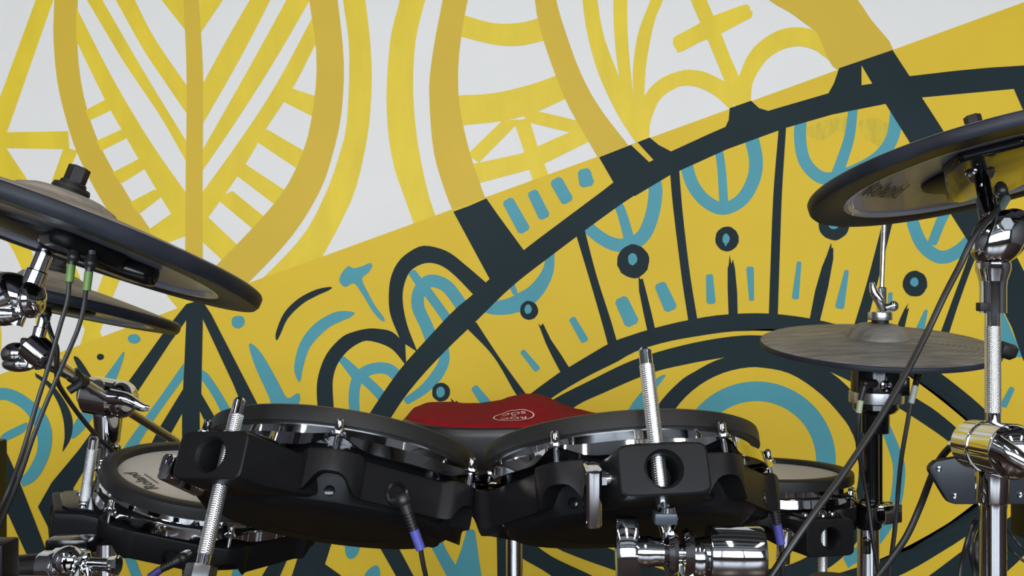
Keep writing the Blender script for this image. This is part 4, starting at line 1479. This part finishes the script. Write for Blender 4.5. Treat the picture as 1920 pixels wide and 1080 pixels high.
# ------------------------------------------------------------------ cables
# two green taped cables under the large left cymbal
cable('instrument_cable', 'black cable with green tape, left one of the pair under the tilted cymbal',
      [W(130, 517, .790), W(127, 560, .788), W(113, 610, .785), (W(90, 690, .78)), W(68, 760, .775), W(45, 840, .77), W(22, 905, .77), W(0, 955, .77), W(-40, 1040, .78), W(-60, 1110, .80)], .0018,
      (W(139, 470, .795), W(138, 482, .793), W(133, 499, .792), W(130, 529, .790)), M_green, 'instrument cables', .0048)
cable('instrument_cable', 'black cable with green tape, right one of the pair under the tilted cymbal',
      [W(162, 536, .790), W(157, 575, .786), W(145, 620, .783), W(115, 690, .78), W(85, 760, .775), W(62, 820, .77), W(40, 885, .768), W(15, 950, .77), W(-25, 1040, .78), W(-50, 1110, .80)], .0018,
      (W(172, 480, .795), W(171, 494, .793), W(166, 512, .792), W(162, 545, .790)), M_green, 'instrument cables', .0048)
# cable of the smaller cymbal, following the boom tube
cable('instrument_cable', 'thin black cable hanging from the smaller cymbal along its boom tube',
      [W(89, 603, 1.13), W(91, 612, 1.13), W(98, 632, 1.125), W(107, 655, 1.125), W(106, 690, 1.13), W(108, 715, 1.14), W(120, 738, 1.17), W(150, 780, 1.20), W(182, 818, 1.23), W(212, 846, 1.27), W(232, 865, 1.38), W(240, 960, 1.42)], .0027,
      (W(85, 583, 1.13), W(86, 588, 1.13), W(88, 603, 1.13)), None, 'instrument cables')
# left front pad
n_, f_ = M_TL.to_3x3().col[2], None
cable('instrument_cable', 'black cable with violet blue tape plugged into the front of the left-hand front pad',
      [W(786, 1010, .842), W(789, 1032, .842), W(794, 1060, .845), W(799, 1085, .85), W(802, 1125, .86)], .0021,
      (W(738, 940, .862), W(756, 938, .842), W(777, 996, .842), W(789, 1030, .842)), M_blue, 'instrument cables')
cable('instrument_cable', 'black cable with violet blue tape at the right end of the right-hand front pad',
      [W(1463, 1010, .93), W(1466, 1030, .93), W(1467, 1060, .93), W(1468, 1100, .93), W(1469, 1140, .93)], .0025,
      (W(1432, 928, .945), W(1447, 930, .93), W(1457, 985, .93), W(1464, 1020, .93)), M_blue, 'instrument cables')
cable('instrument_cable', 'black cable with a ribbed angled plug in the underside edge of the printed drum pad',
      [W(292, 1072, 1.065), W(282, 1081, 1.06), W(262, 1098, 1.06), W(240, 1140, 1.06)], .0026,
      (W(352, 1040, 1.08), W(344, 1046, 1.07), W(299, 1069, 1.065), W(280, 1083, 1.06)), M_blue, 'instrument cables')
# long cable from the right cymbal crossing in front of the hi-hat
cable('instrument_cable', 'long dark cable slanting from the right cymbal past the flat hi-hat to the bottom',
      [W(1873, 388, 1.005), W(1862, 402, .985), W(1842, 424, .965), W(1822, 452, .955), W(1800, 498, .95), W(1770, 556, .94), W(1735, 630, .93), W(1690, 716, .91), W(1640, 800, .89), W(1580, 890, .87), W(1510, 985, .85), W(1447, 1078, .84), W(1415, 1130, .84)], .0031,
      (W(1876, 350, 1.03), W(1878, 358, 1.025), W(1888, 374, 1.02), W(1873, 395, 1.0)), mat('dark teal grey tape', srgb(70, 84, 84), .4, noise=.1, nscale=60), 'instrument cables')
# hi-hat cables
cable('instrument_cable', 'black cable with silver tape hanging from under the right side of the hi-hat cymbal',
      [W(1712, 735, 1.33), W(1709, 750, 1.33), W(1702, 790, 1.33), W(1690, 860, 1.33), W(1683, 930, 1.33), W(1677, 1000, 1.33), W(1668, 1070, 1.33), W(1665, 1130, 1.33)], .0030,
      (W(1728, 684, 1.345), W(1725, 690, 1.34), W(1716, 724, 1.33), W(1708, 756, 1.33)), M_grey, 'instrument cables')
cable('instrument_cable', 'black cable with pale tape plugged into the hi-hat sensor and running down its tube',
      [W(1611, 770, 1.37), W(1608, 800, 1.37), W(1609, 840, 1.375), W(1618, 890, 1.38), W(1627, 940, 1.38), W(1636, 1010, 1.37), W(1648, 1080, 1.37), W(1650, 1140, 1.37)], .0030,
      (W(1640, 719, 1.385), W(1622, 719, 1.37), W(1613, 752, 1.37), W(1610, 774, 1.37)), mat('pale tape', srgb(170, 172, 140), .5, noise=.1), 'instrument cables')
cable('instrument_cable', 'thick black cable curving from behind the right clamp down past the module plate',
      [W(1830, 815, 1.10), W(1806, 822, 1.13), W(1778, 842, 1.20), W(1757, 870, 1.24), W(1744, 900, 1.25), W(1725, 950, 1.26), W(1700, 1005, 1.26), W(1668, 1052, 1.26), W(1640, 1090, 1.26), W(1610, 1150, 1.26)], .0042, None, None, 'instrument cables')
for k, (pts, lab) in enumerate((([(1832, 972), (1822, 985), (1812, 1020), (1802, 1060), (1795, 1120)], 'black cable dangling left of the right stand tube, outermost of the bunch'),
                                ([(1838, 975), (1825, 1000), (1820, 1035), (1826, 1070), (1830, 1120)], 'black cable bowed against the left of the right stand tube'),
                                ([(1842, 985), (1832, 1015), (1832, 1050), (1842, 1085), (1850, 1130)], 'innermost black cable of the bunch hugging the right stand tube'),
                                ([(1880, 985), (1898, 1005), (1915, 1025), (1940, 1045), (1980, 1060)], 'upper thin black cable right of the stand tube under the module plate'),
                                ([(1880, 1012), (1900, 1035), (1920, 1052), (1950, 1068), (1990, 1075)], 'lower thin black cable right of the stand tube under the module plate'))):
    cable('instrument_cable', lab, [W(x, y, MD - .06 + .02 * (i % 2) * .3) for i, (x, y) in enumerate(pts)], .0026 if k < 3 else .0016, None, None, 'instrument cables')
